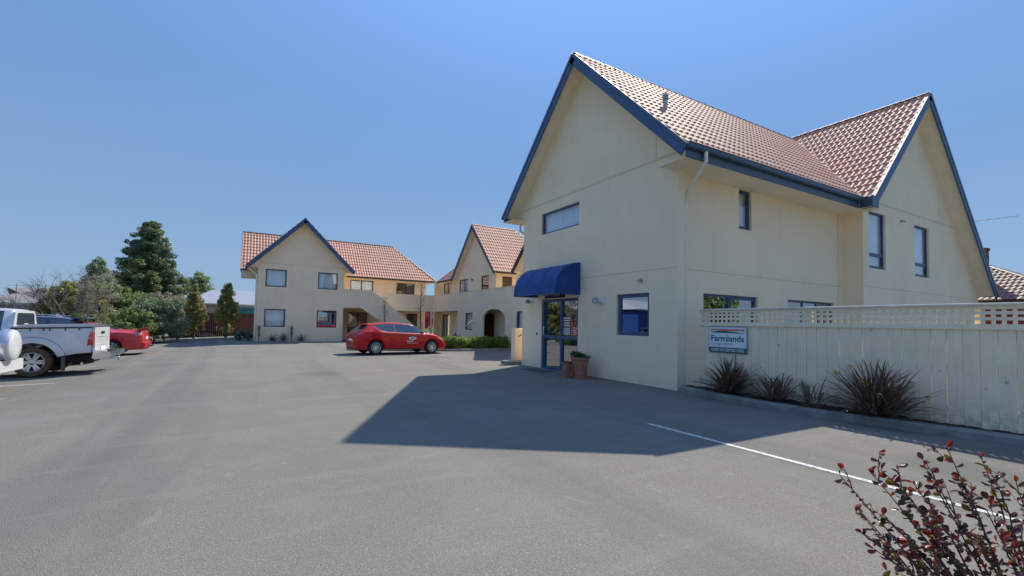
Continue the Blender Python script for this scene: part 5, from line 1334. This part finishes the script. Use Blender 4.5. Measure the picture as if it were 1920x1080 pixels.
# ---- red hatchback parked by the kerb, nose to the right
TH = radians(6); sc = 1.01
xr, yr = (.2406*20.7+.06), 20.7
o_ = Vector((xr, yr, 0)) - Vector((cos(TH), sin(TH), 0))*.86*sc + Vector((-sin(TH), cos(TH), 0))*.88*sc
RH = place('red_hatchback', o_.x, o_.y, TH, 'shiny red hatchback with white oval logo on its front door, parked beside the hedge', 'car', scale=sc)
hc = Car(RH, 4.46,
    [(0, .66), (.03, .86), (.10, .99), (.22, 1.08), (.40, 1.22), (.60, 1.345), (.85, 1.395), (1.4, 1.445), (1.95, 1.455), (2.4, 1.425), (2.65, 1.375), (3.05, 1.18), (3.42, 1.005), (3.75, .945), (4.1, .84), (4.30, .74), (4.40, .64), (4.46, .50)],
    [(0, .80), (.35, 1.02), (.8, 1.03), (1.6, .985), (2.6, .94), (3.3, .92), (3.8, .85), (4.46, .45)],
    [(0, .66), (.04, .74), (.14, .81), (.35, .865), (.8, .895), (1.6, .885), (2.4, .885), (3.3, .895), (3.8, .875), (4.15, .80), (4.35, .68), (4.46, .52)],
    [(0, .55), (.22, .60), (.6, .55), (1.0, .565), (2.4, .58), (2.68, .60), (3.42, .72), (3.9, .70), (4.46, .45)],
    (.86, 3.56), R=.365, zw=.325, sill_line=[(0, 1.5), (.80, 1.36), (.92, 1.22), (1.08, 1.10), (1.35, 1.035), (2.2, .985), (3.05, .96), (3.2, 1.0), (3.4, 1.05)], sides=[(.80, 1.735), (1.775, 3.24)], ws=(2.70, 3.38), rg=(.24, .58))
for a, sd in ((.86, 1), (.86, -1), (3.56, 1), (3.56, -1)): wheel(RH, a, sd*.80, sd, .325, .21, 10)
for sd in (1, -1):
    hc.patch('tail_lamp', .025, .36, lambda x: .86+.14*x, lambda x: .935+.14*x, sd, 'redlamp')
    hc.patch('headlamp', 3.98, 4.36, lambda x: .70-.18*(x-3.98), lambda x: .79-.30*(x-3.98), sd, 'clearlamp')
    hc.patch('fog_lamp', 4.30, 4.42, lambda x: .36, lambda x: .42, sd, 'clearlamp', nx=3, nz=2)
    hc.patch('sill_trim', 1.27, 3.15, lambda x: .245, lambda x: .275, sd, 'black', off=.004, nx=10, nz=1)
    hc.line([(1.76, .28), (1.76, .94)], sd); hc.line([(2.98, .28), (3.03, .60), (2.98, .92)], sd); hc.line([(1.12, .95), (1.10, .72), (1.24, .52), (1.28, .28)], sd); hc.line([(1.28, .285), (2.98, .285)], sd)
    hc.line([(.42, .965), (1.2, .93), (2.2, .86), (3.2, .80), (4.0, .72)], sd, 'redpaint', .009, 'shoulder_crease'); hc.line([(1.3, .40), (2.2, .37), (3.1, .42)], sd, 'redpaint', .008, 'lower_crease')
    for hx in (1.40, 2.22):
        mb = MB(); y = hc.ys(hx, .87); mb.box(hx-.09, hx+.09, sd*(y+.004) if sd > 0 else -(y+.03), sd*(y+.03) if sd > 0 else -(y+.004), .862, .892); mb.build('door_handle', M['redpaint'], RH)
    mb = MB(); F = Fr((2.98, sd*.99, 1.0), (1, 0, 0), (0, 1, 0), (0, 0, 1)); mb.lathe([(0, -.06), (.07, -.055), (.10, 0), (.085, .05), (0, .065)], 12, F); mb.tube([(2.98, sd*.86, .97), (2.98, sd*.95, .98)], .02, 6); mb.build('wing_mirror', M['redpaint'], RH, smooth=50)
mb = MB(); mb.box(.30, .62, -.52, .52, 1.335, 1.36, ch=.008); mb.build('roof_spoiler', M['redpaint'], RH)
mb = MB(); mb.box(-.008, .0, -.26, .26, .60, .71); mb.build('number_plate', M['plate'], RH); mb = MB(); mb.box(4.458, 4.468, -.26, .26, .42, .53); mb.build('number_plate', M['plate'], RH)
mb = MB(); mb.box(-.01, .02, -.48, .48, .24, .34, ch=.01); mb.build('diffuser', M['black'], RH)
for (sx, sy) in ((1.45, .36), (1.45, -.36), (2.25, .36), (2.25, -.36)): pass
yl = hc.ys(2.55, .64)+.009
FL = Fr((2.55, -yl, .62), (1, 0, 0), (0, 0, 1), (0, -1, 0))
mb = MB(); mb.prism([(.02+.19*cos(2*pi*k/24), .12+.075*sin(2*pi*k/24)) for k in range(24)], 0, .003, FL); mb.build('door_logo', M['plate'], RH)
mb = MB(); mb.prism([(.02+.11*cos(2*pi*k/20), .115+.042*sin(2*pi*k/20)) for k in range(20)], .003, .005, FL); mb.build('logo_centre', plain('logo_grey_green', (.30,.36,.28), .5, .1), RH)
text_obj('HILLS', FL, -.10, -.02, .12, 'plate', RH, width=.30, bold=.004)
mb = MB(); rnd = random.Random(4); xx = -.24
while xx < .28: ww = rnd.uniform(.02, .05); mb.box(xx, xx+ww, -.125, -.085, 0, .003, FL); xx += ww+.014
mb.build('small_lettering', plain('pale_pink_lettering', (.62,.40,.38), .5, .05), RH)

# ---- bright red sedan with boot spoiler
RS2 = place('red_sedan', -3.75, 25.6, pi, 'bright red sedan with raised boot spoiler, furthest of the cars parked at left', 'car', .04, 1.0)
sc_ = Car(RS2, 4.85,
    [(0, .62), (.03, .90), (.07, 1.03), (.2, 1.06), (.6, 1.08), (.85, 1.10), (1.2, 1.24), (1.6, 1.375), (2.1, 1.43), (2.6, 1.42), (2.95, 1.36), (3.6, 1.02), (4.1, .92), (4.6, .78), (4.8, .62), (4.85, .5)],
    [(0, .86), (.8, .98), (1.8, .95), (3.4, .90), (4.2, .82), (4.85, .45)],
    [(0, .70), (.05, .78), (.2, .85), (.8, .91), (2.5, .91), (3.8, .90), (4.4, .80), (4.75, .64), (4.85, .5)],
    [(0, .62), (.85, .66), (1.5, .58), (2.7, .58), (3.55, .72), (4.85, .5)],
    (1.05, 3.85), R=.37, zw=.33, sill_line=[(0, 1.5), (1.3, 1.25), (1.5, 1.08), (2.2, 1.0), (3.3, .97)], sides=[(1.30, 2.15), (2.20, 3.40)], ws=(2.98, 3.55), rg=(.90, 1.52), paint='red2')
for a, sd in ((1.05, 1), (1.05, -1), (3.85, 1), (3.85, -1)): wheel(RS2, a, sd*.80, sd, .33, .21, 10)
for sd in (1, -1):
    sc_.patch('tail_lamp', .02, .28, lambda x: .80, lambda x: .97, sd, plain('faded_lamp_lens_%d' % sd, (.55,.16,.16), .2, .1, coat=1)); sc_.line([(2.18, .3), (2.18, .93)], sd); sc_.line([(1.45, .95), (1.42, .6), (1.5, .3)], sd); sc_.line([(.3, .98), (1.6, .93), (3.5, .86)], sd, 'red2', .010, 'shoulder_crease')
    for hx in (1.72, 2.6):
        mb = MB(); y = sc_.ys(hx, .87); mb.box(hx-.09, hx+.09, sd*(y+.004) if sd > 0 else -(y+.03), sd*(y+.03) if sd > 0 else -(y+.004), .862, .892); mb.build('door_handle', M['red2'], RS2)
mb = MB(); mb.prism([(-.04, 1.115), (.22, 1.095), (.22, 1.12), (-.05, 1.15)], -.70, .70, Fr((0, 0, 0), (1, 0, 0), (0, 0, 1), (0, -1, 0)))
for sd in (1, -1): mb.box(.06, .2, sd*.62-.03, sd*.62+.03, 1.03, 1.11)
mb.build('boot_spoiler', M['red2'], RS2)
mb = MB(); mb.box(-.012, .0, -.26, .26, .64, .75); mb.build('number_plate', M['plate'], RS2)
mb = MB(); mb.box(-.05, .06, -.80, .80, .28, .52, ch=.02); mb.build('rear_bumper', M['red2'], RS2)
mb = MB(); mb.tube([(0, 0, .34), (-.22, 0, .34), (-.22, 0, .42)], .025, 8); mb.build('tow_bar', M['black'], RS2)

# ---- dark blue wagon
BW_ = place('dark_blue_wagon', -4.45, 21.4, pi, 'dark blue wagon with roof spoiler parked between the white utility and the red sedan', 'car', .04, 1.0)
bc = Car(BW_, 4.75,
    [(0, .70), (.03, .98), (.10, 1.10), (.22, 1.22), (.42, 1.42), (.55, 1.52), (.8, 1.60), (1.5, 1.655), (2.3, 1.65), (2.8, 1.56), (3.5, 1.12), (4.0, 1.02), (4.5, .86), (4.7, .68), (4.75, .5)],
    [(0, .90), (.4, 1.13), (1.2, 1.10), (3.3, 1.0), (4.2, .9), (4.75, .45)],
    [(0, .72), (.05, .80), (.2, .86), (.8, .91), (2.5, .91), (3.8, .90), (4.4, .80), (4.65, .66), (4.75, .5)],
    [(0, .60), (.25, .62), (.6, .58), (2.7, .60), (3.5, .72), (4.75, .5)],
    (.95, 3.65), R=.40, zw=.35, sill=.30, sides=[(.62, 1.12), (1.22, 1.95), (2.05, 3.2)], ws=(2.86, 3.45), rg=(.22, .52), paint='bluepaint')
for a, sd in ((.95, 1), (.95, -1), (3.65, 1), (3.65, -1)): wheel(BW_, a, sd*.80, sd, .35, .22, 10)
for sd in (1, -1):
    bc.patch('tail_lamp', .02, .30, lambda x: .95, lambda x: 1.06, sd, 'redlamp'); bc.line([(2.0, .33), (2.0, 1.05)], sd)
    mb = MB(); mb.tube([(.9, sd*.56, 1.64), (1.2, sd*.57, 1.70), (2.4, sd*.58, 1.70), (2.6, sd*.58, 1.64)], .014, 6); mb.build('roof_rail', M['chrome'], BW_)
mb = MB(); mb.box(.20, .62, -.58, .58, 1.55, 1.59, ch=.012); mb.build('roof_spoiler', M['bluepaint'], BW_)

# ---- white dual cab utility
UT = place('white_utility', -3.62, 17.60, pi, 'silver white dual cab utility with black bed cover and chrome step bumper', 'utility', .028, 1.0)
uc = Car(UT, 5.25,
    [(1.62, 1.74), (1.66, 1.78), (1.9, 1.815), (2.5, 1.83), (3.0, 1.79), (3.25, 1.72), (3.9, 1.30), (4.3, 1.22), (4.9, 1.12), (5.18, 1.0), (5.25, .8)],
    [(1.62, 1.26), (3.8, 1.20), (4.6, 1.08), (5.25, .75)],
    [(1.62, .88), (3.0, .885), (4.4, .90), (5.0, .84), (5.25, .66)],
    [(1.62, .62), (3.2, .64), (3.9, .76), (5.25, .6)],
    (1.19, 4.27), R=.44, zw=.38, sill=.42, zb=.36, x0=1.62, paint='silver', sides=[(1.80, 2.45), (2.55, 3.6)], ws=(3.30, 3.86))
FR_ = Fr((1.62, 0, 0), (0, -1, 0), (0, 0, 1), (-1, 0, 0))
mb = MB(); mb.prism([(-.80, .95), (.80, .95), (.80, 1.30), (.645, 1.70), (.55, 1.755), (-.55, 1.755), (-.645, 1.70), (-.80, 1.30)], .0, .035, FR_); mb.build('cab_back_panel', M['whitepaint'], UT)
mb = MB(); mb.prism([(-.60, 1.37), (.60, 1.37), (.55, 1.66), (.50, 1.69), (-.50, 1.69), (-.55, 1.66)], .036, .042, FR_); mb.build('rear_window', M['glass_dark'], UT)
mb = MB(); mb.box(-.12, .12, 1.385, 1.405, .043, .045, FR_); mb.build('window_lettering_strip', M['white'], UT)
def bed_side(sd):
    mb = MB(); nx = 64; nz = 8; g = []
    for i in range(nx+1):
        x = .02+1.58*i/nx; zl = interp([(0, .60), (.3, .585), (.75, .50), (1.6, .46)], x); dx = abs(x-1.19)
        if dx < .50: zl = max(zl, .385+sqrt(.50**2-dx**2)*1.02)
        zr = interp([(0, 1.29), (1.6, 1.275)], x); row = []
        for j in range(nz+1):
            t = j/nz; z = zl+(zr-zl)*t; y = .895-.030*(max(0, (z-.85)/.45))**2-.05*max(0, (.62-z)/.2)
            rr = sqrt(dx*dx+(z-.385)**2)
            if .49 < rr < .66 and z > .38: y += .035*min(1, (.66-rr)/.06)
            row.append(Vector((x, sd*y, z)))
        g.append(row)
    for i in range(nx):
        for j in range(nz): mb.quad(g[i][j], g[i+1][j], g[i+1][j+1], g[i][j+1])
        a, b = g[i][0], g[i+1][0]; mb.quad(a, b, Vector((b.x, b.y-sd*.10, b.z)), Vector((a.x, a.y-sd*.10, a.z)))
    mb.build('bed_side', M['silver'], UT, smooth=35, weld=True, fix=False)
    P = [(1.19+.665*cos(a), sd*(.898), .385+.665*sin(a)) for a in [pi*(.04+.92*k/24) for k in range(25)]]
    P = [p for p in P if p[0] < 1.6]; mb = MB(); mb.tube(P, .006, 4); mb.build('flare_edge', M['gutter'], UT)
    mb = MB(); mb.lathe([(.54, -.30), (.54, .0)], 28, Fr((1.19, sd*.86, .385), (1, 0, 0), (0, 0, 1), (0, sd, 0))); o = mb.build('wheel_well', M['black'], UT)
    bm = bmesh.new(); bm.from_mesh(o.data); bmesh.ops.bisect_plane(bm, geom=bm.verts[:]+bm.edges[:]+bm.faces[:], plane_co=(0, 0, .48), plane_no=(0, 0, -1), clear_outer=True); bm.to_mesh(o.data); bm.free()
    # tail lamp wrapping the corner
    mb = MB(); mb.prism([(.0, .80), (.115, .79), (.10, .97), (.055, 1.16), (-.004, 1.17)], -.012, .012, Fr((-.008, sd*.898, 0), (1, 0, 0), (0, 0, 1), (0, sd, 0))); mb.box(-.015, .0, min(sd*.78, sd*.905), max(sd*.78, sd*.905), .80, 1.165); l = mb.build('tail_lamp', M['redlamp'], UT)
    mb = MB(); mb.box(-.002, .10, min(sd*.90, sd*.914), max(sd*.90, sd*.914), .985, 1.0); mb.build('lamp_divider', M['plate'], l)
    mb = MB(); mb.box(.60, .615, min(sd*.66, sd*.92), max(sd*.66, sd*.92), .12, .50, ch=0); mb.build('mud_flap', plain('grey_mud_flap_%d' % sd, (.16,.17,.19), .7, .1), UT)
    mb = MB()
    for hx in (.28, .56, .86, .98, 1.24, 1.5): mb.box(hx-.012, hx+.012, min(sd*.862, sd*.885), max(sd*.862, sd*.885), 1.205, 1.27)
    mb.build('cover_hook', M['black'], UT)
for sd in (1, -1): bed_side(sd)
mb = MB(); mb.box(.0, 1.62, -.80, .80, .55, .60); mb.box(.10, 3.6, -.35, .35, .30, .50); mb.build('chassis', M['black'], UT)
mb = MB(); mb.box(1.60, 1.63, -.86, .86, .55, 1.25); mb.build('bed_front', M['silver'], UT)
mb = MB(); mb.prism([(-.875, .0), (-.80, .035), (0, .085), (.80, .035), (.875, .0)], .03, 1.61, Fr((0, 0, 1.30), (0, 1, 0), (0, 0, 1), (1, 0, 0))); mb.build('bed_cover', plain('grey_vinyl_cover', (.10,.105,.12), .45, .1, 4, spec=.6), UT)
for sd in (1, -1): mb = MB(); mb.box(.02, 1.61, min(sd*.84, sd*.885), max(sd*.84, sd*.885), 1.268, 1.302); mb.build('cover_rail', M['black'], UT)
mb = MB(); mb.box(-.03, .03, -.78, .78, .62, 1.285, ch=0); tg = mb.build('tailgate', M['whitepaint'], UT)
mb = MB(); mb.box(-.045, -.031, -.16, .16, 1.10, 1.17); mb.build('handle', M['black'], tg)
mb = MB(); mb.box(-.04, -.031, -.55, .55, .78, .80); mb.box(-.04, -.031, -.55, .55, 1.02, 1.035); mb.build('pressing', M['whitepaint'], tg)
mb = MB(); mb.prism([(-.02, .66), (-.12, .65), (-.36, .60), (-.40, .50), (-.28, .42), (-.05, .40), (.02, .44)], -.84, -.30, Fr((0, 0, 0), (1, 0, 0), (0, 0, 1), (0, 1, 0))); mb.prism([(-.02, .66), (-.12, .65), (-.36, .60), (-.40, .50), (-.28, .42), (-.05, .40), (.02, .44)], .30, .84, Fr((0, 0, 0), (1, 0, 0), (0, 0, 1), (0, 1, 0)))
mb.prism([(-.02, .54), (-.24, .53), (-.26, .46), (-.05, .42)], -.30, .30, Fr((0, 0, 0), (1, 0, 0), (0, 0, 1), (0, 1, 0))); mb.build('step_bumper', M['chrome'], UT)
mb = MB(); mb.box(-.05, .02, -.26, .26, .62, .73) ; mb.build('number_plate', M['plate'], UT)
mb = MB(); mb.tube([(.1, 0, .38), (-.42, 0, .38)], .028, 8); mb.tube([(-.40, 0, .30), (-.40, 0, .46)], .018, 8); mb.lathe([(0, .03), (.022, .02), (.028, 0), (.022, -.02), (0, -.03)], 10, Fr((-.40, 0, .48), (1, 0, 0), (0, 1, 0), (0, 0, 1))); mb.build('tow_bar', M['chrome'], UT, smooth=40)
for a, sd in ((1.19, 1), (1.19, -1), (4.27, 1), (4.27, -1)): wheel(UT, a, sd*.80, sd, .385, .26, 12, 'dirtytyre', rimr=.65)

# ---- white four wheel drive at the frame edge with its spare wheel on the back door
WS = place('white_four_wheel_drive', -4.46, 13.62, pi, 'white four wheel drive at the left edge with covered spare wheel on its back door', 'car', .028, 1.0)
wc = Car(WS, 4.6,
    [(0, .80), (.02, 1.0), (.05, 1.12), (.10, 1.26), (.20, 1.52), (.32, 1.70), (.5, 1.79), (1.0, 1.84), (2.4, 1.84), (2.8, 1.76), (3.4, 1.24), (3.9, 1.15), (4.4, 1.02), (4.55, .85), (4.6, .6)],
    [(0, 1.02), (.3, 1.12), (3.2, 1.06), (4.2, .95), (4.6, .5)],
    [(0, .78), (.05, .84), (.2, .88), (2.5, .90), (3.9, .89), (4.4, .80), (4.6, .6)],
    [(0, .70), (.2, .68), (.5, .64), (2.6, .66), (3.4, .76), (4.6, .55)],
    (.95, 3.6), R=.43, zw=.38, sill=.38, zb=.32, sides=[(.35, .95), (1.05, 1.8), (1.9, 3.1)], ws=(2.86, 3.36), rg=(.06, .26), paint='whitepaint')
for a, sd in ((.95, 1), (.95, -1), (3.6, 1), (3.6, -1)): wheel(WS, a, sd*.78, sd, .37, .24, 10)
mb = MB(); mb.box(-.16, .06, -.86, .86, .42, .66, ch=0); mb.build('rear_bumper', M['whitepaint'], WS)
SPF = Fr((-.02, -.10, .98), (0, 1, 0), (0, 0, 1), (-1, 0, 0))
mb = MB(); mb.lathe([(.305, .02), (.335, .06), (.34, .18), (.32, .215)], 40, SPF); sp = mb.build('spare_wheel', M['alloy'], WS, smooth=40)
mb = MB(); mb.lathe([(.322, .212), (.315, .24), (.27, .262), (.15, .275), (0, .278)], 40, SPF); mb.build('cover_face', M['whitepaint'], sp, smooth=40)
for sd in (1, -1): wc.patch('tail_lamp', .02, .16, lambda x: .95, lambda x: 1.3-.1, sd, 'redlamp', nx=4)

# ================================================================== FOREGROUND SHRUB
def PD(px, py, d): r_ = ray(px, py); return CAM + r_*d      # ray has unit depth
SH = empty('red_leaf_shrub', (2.9, .75, 0), label='sparse shrub with glossy red and olive leaves at the bottom right corner', cat='shrub')
rnd = random.Random(77)
def leafgeo(w, fold, curl):
    out = [(0, 0), (.10, .16), (.34, .40), (.62, .50), (.86, .36), (1.0, 0)]
    vs = []; fs = []
    for x, h in out: vs.append((x, 0, curl*x*x))
    for sgn in (1, -1):
        for x, h in out[1:-1]: vs.append((x, sgn*h*w, curl*x*x+fold*h))
    a, b = 6, 10
    for base in (a, b):
        fs.append((0, 1, base)); 
        for i in range(3): fs.append((1+i, 2+i, base+i+1, base+i))
        fs.append((4, 5, base+3))
    return vs, fs
def shleaf(name, c1, c2, tr):
    n = N(name); k = n.ramp(n.rnd, [(0, c1), (1, c2)]); k = n.mix(n.math('MULTIPLY', n.ramp(n.noise(60, 3), [(.5, 0), (.7, 1)]), .4), k, tuple(x*.5 for x in c1))
    n.color(k); n.set(Roughness=.28); n.b.inputs['Specular IOR Level'].default_value = .6
    t = n.n('ShaderNodeBsdfTranslucent'); n.l(k, t.inputs[0]); ms = n.n('ShaderNodeMixShader'); ms.inputs[0].default_value = tr
    n.l(n.b.outputs[0], ms.inputs[1]); n.l(t.outputs[0], ms.inputs[2]); n.l(ms.outputs[0], n.out.inputs[0]); return n.m
LMS = [shleaf('red_leaf', (.20,.025,.022), (.30,.055,.035), .40), shleaf('maroon_leaf', (.13,.045,.05), (.27,.13,.12), .3), shleaf('olive_yellow_leaf', (.15,.13,.02), (.27,.21,.03), .35), shleaf('dark_green_leaf', (.035,.045,.026), (.075,.08,.035), .2)]
LME = []
for mi, m_ in enumerate(LMS):
    for q in range(2):
        vs, fs = leafgeo(.62+.12*q, .22+.25*q, -.18+.3*q); me = bpy.data.meshes.new('leaf'); me.from_pydata(vs, [], fs); me.materials.append(m_)
        for p in me.polygons: p.use_smooth = True
        LME.append((me, vs, fs))
LV = []
stm = MB()
def put_leaf(p, d, size, kind):
    d = d.normalized(); a = d.orthogonal().normalized(); a.rotate(Matrix.Rotation(rnd.uniform(0, 2*pi), 3, d)); out = (d*rnd.uniform(.25, .9)+a).normalized()
    nn = out.cross(Vector((rnd.gauss(0, 1), rnd.gauss(0, 1), rnd.gauss(0, .5)))).normalized(); b = nn.cross(out)
    LV.append((p, out, b, nn, size, kind))
def stem(p0, p1, r0, lv=1.0, sub=True, red=.2):
    n = 12; P = []; ax = (p1-p0); L_ = ax.length; side = ax.cross(Vector((0, 0, 1))).normalized(); bend = rnd.uniform(.02, .12)*L_
    for i in range(n+1):
        t = i/n; P.append(p0+ax*t+Vector((0, 0, 1))*bend*sin(pi*t)+side*rnd.uniform(-.004, .004)+Vector((0, 0, rnd.uniform(-.003, .003))))
    stm.tube(P, [r0*(1-.75*i/n)+.0008 for i in range(n+1)], 5, cap=False)
    k = int(L_*.8/.025*lv)
    for i in range(k):
        t = .22+.78*(i+rnd.random()*.5)/k; q = P[min(n-1, int(t*n))].lerp(P[min(n, int(t*n)+1)], t*n-int(t*n)); top = t > .9
        u_ = rnd.random(); kind = (0 if u_ < (.04+red*.4 if t < .85 else .30) else 1 if u_ < .52 else 2 if u_ < .68 else 3); put_leaf(q, ax, rnd.uniform(.020, .048), kind)
        if rnd.random() < .6: put_leaf(q, ax, rnd.uniform(.010, .02), rnd.choice((1, 1, 2, 3)))
    put_leaf(P[-1], ax, rnd.uniform(.032, .046), 0)
    if sub:
        for _ in range(int(1+L_*2.6)):
            i = rnd.randint(4, n-1); d = (ax.normalized()+Vector((rnd.gauss(0, .5), rnd.gauss(0, .5), rnd.gauss(0, .35)+.15))).normalized(); stem(P[i], P[i]+d*rnd.uniform(.07, .20), r0*.45, lv, False, red)
tips = [(1577, 893, 2.35), (1604, 948, 2.2), (1628, 880, 2.4), (1652, 882, 2.3), (1690, 912, 2.35), (1733, 872, 2.45), (1712, 905, 2.3), (1776, 838, 2.5), (1752, 905, 2.4), (1838, 858, 2.6), (1795, 905, 2.4), (1868, 900, 2.5),
        (1655, 965, 2.15), (1616, 1000, 2.1), (1700, 965, 2.2), (1740, 985, 2.2), (1800, 985, 2.2), (1850, 955, 2.3), (1905, 905, 2.5), (1935, 850, 2.5), (1890, 985, 2.2), (1660, 1045, 2.05), (1720, 1040, 2.1), (1780, 1050, 2.1), (1840, 1030, 2.1), (1900, 1050, 2.1), (1950, 960, 2.3), (1990, 900, 2.4), (1640, 1030, 2.15), (1690, 1010, 2.25)]
for i, (px, py, d) in enumerate(tips):
    bx = 1850+ (px-1577)*.50 + rnd.uniform(-30, 30); root_ = PD(bx, 1265+rnd.uniform(-20, 20), 2.0); root_.z = rnd.uniform(0, .05); tip = PD(px, py, d)
    mid = root_.lerp(tip, rnd.uniform(.25, .4)); stem(root_, tip, .0055, red=.28 if py < 940 else .12)
stm.build('branches', plain('red_brown_stem', (.11,.05,.04), .6, .2, 30), SH, fix=False)
LV.sort(key=lambda l: (l[0]-CAM).length/l[4]); fld = [MB() for _ in LMS]
def inview(p):
    d = p-CAM; z = d.dot(fw); return z > .2 and 960+FPX*d.dot(rt)/z < 1935 and CYP-FPX*d.dot(up)/z < 1095
nsel = 0
for (p, ox, oy, oz, sz, kd) in LV:
    me, vs, fs = LME[kd*2+rnd.randint(0, 1)]; mt = Matrix(((ox.x*sz, oy.x*sz, oz.x*sz, p.x), (ox.y*sz, oy.y*sz, oz.y*sz, p.y), (ox.z*sz, oy.z*sz, oz.z*sz, p.z), (0, 0, 0, 1)))
    if nsel < 300 and inview(p): o = link('leaf', me, None, SH); o.matrix_basis = mt; nsel += 1
    else: fld[kd].add([mt @ Vector(v) for v in vs], fs)
allm = MB(); 
for kd, f in enumerate(fld): allm.add(f.v, f.f, kd)
tag(allm.build('leaves', LMS, SH, smooth=180, fix=False), kind='stuff')

# ================================================================== what the glass reflects: buildings and trees outside the frame
wb = plain('warehouse_blue', (.015,.07,.32), .5, .08, 1)
house('warehouse', -40, -23, 40, 60, 3.6, 5.4, wb, plain('pale_grey_steel_roof', (.55,.56,.58), .35, .05, 1), 'blue warehouse with pale roof across the car park', hip=7, base=-.3)
for i, (x, y, z, R) in enumerate(((-27, 66, 6.5, 3.0), (-34, 78, 7.5, 3.4), (-19, 31, 3.2, 1.5), (27, -12, 6.0, 3.2), (36, -17, 6.5, 3.2), (31, -8, 5.0, 2.8))):
    root = empty('tree', (x, y, gz(x)), label=['broad green tree behind the blue warehouse', 'tall green tree furthest beyond the warehouse', 'small round tree left of the parked cars', 'green tree behind the yard fence', 'green tree furthest right behind the yard', 'bushy tree at the street edge of the yard'][i], cat='tree')
    mb = MB(); mb.tube([(x, y, gz(x)), (x, y, z*.6)], [.2, .1], 7); mb.build('trunk', M['bark2'], root)
    r_ = random.Random(i); cs, rs = blob_clumps(r_, (x, y, z-R*.9), (R, R, R*.9), 22, .25, .45, bottom=-.9); leaves_mesh('crown', cs, rs, 4000, .2, i, LM['green'], root)
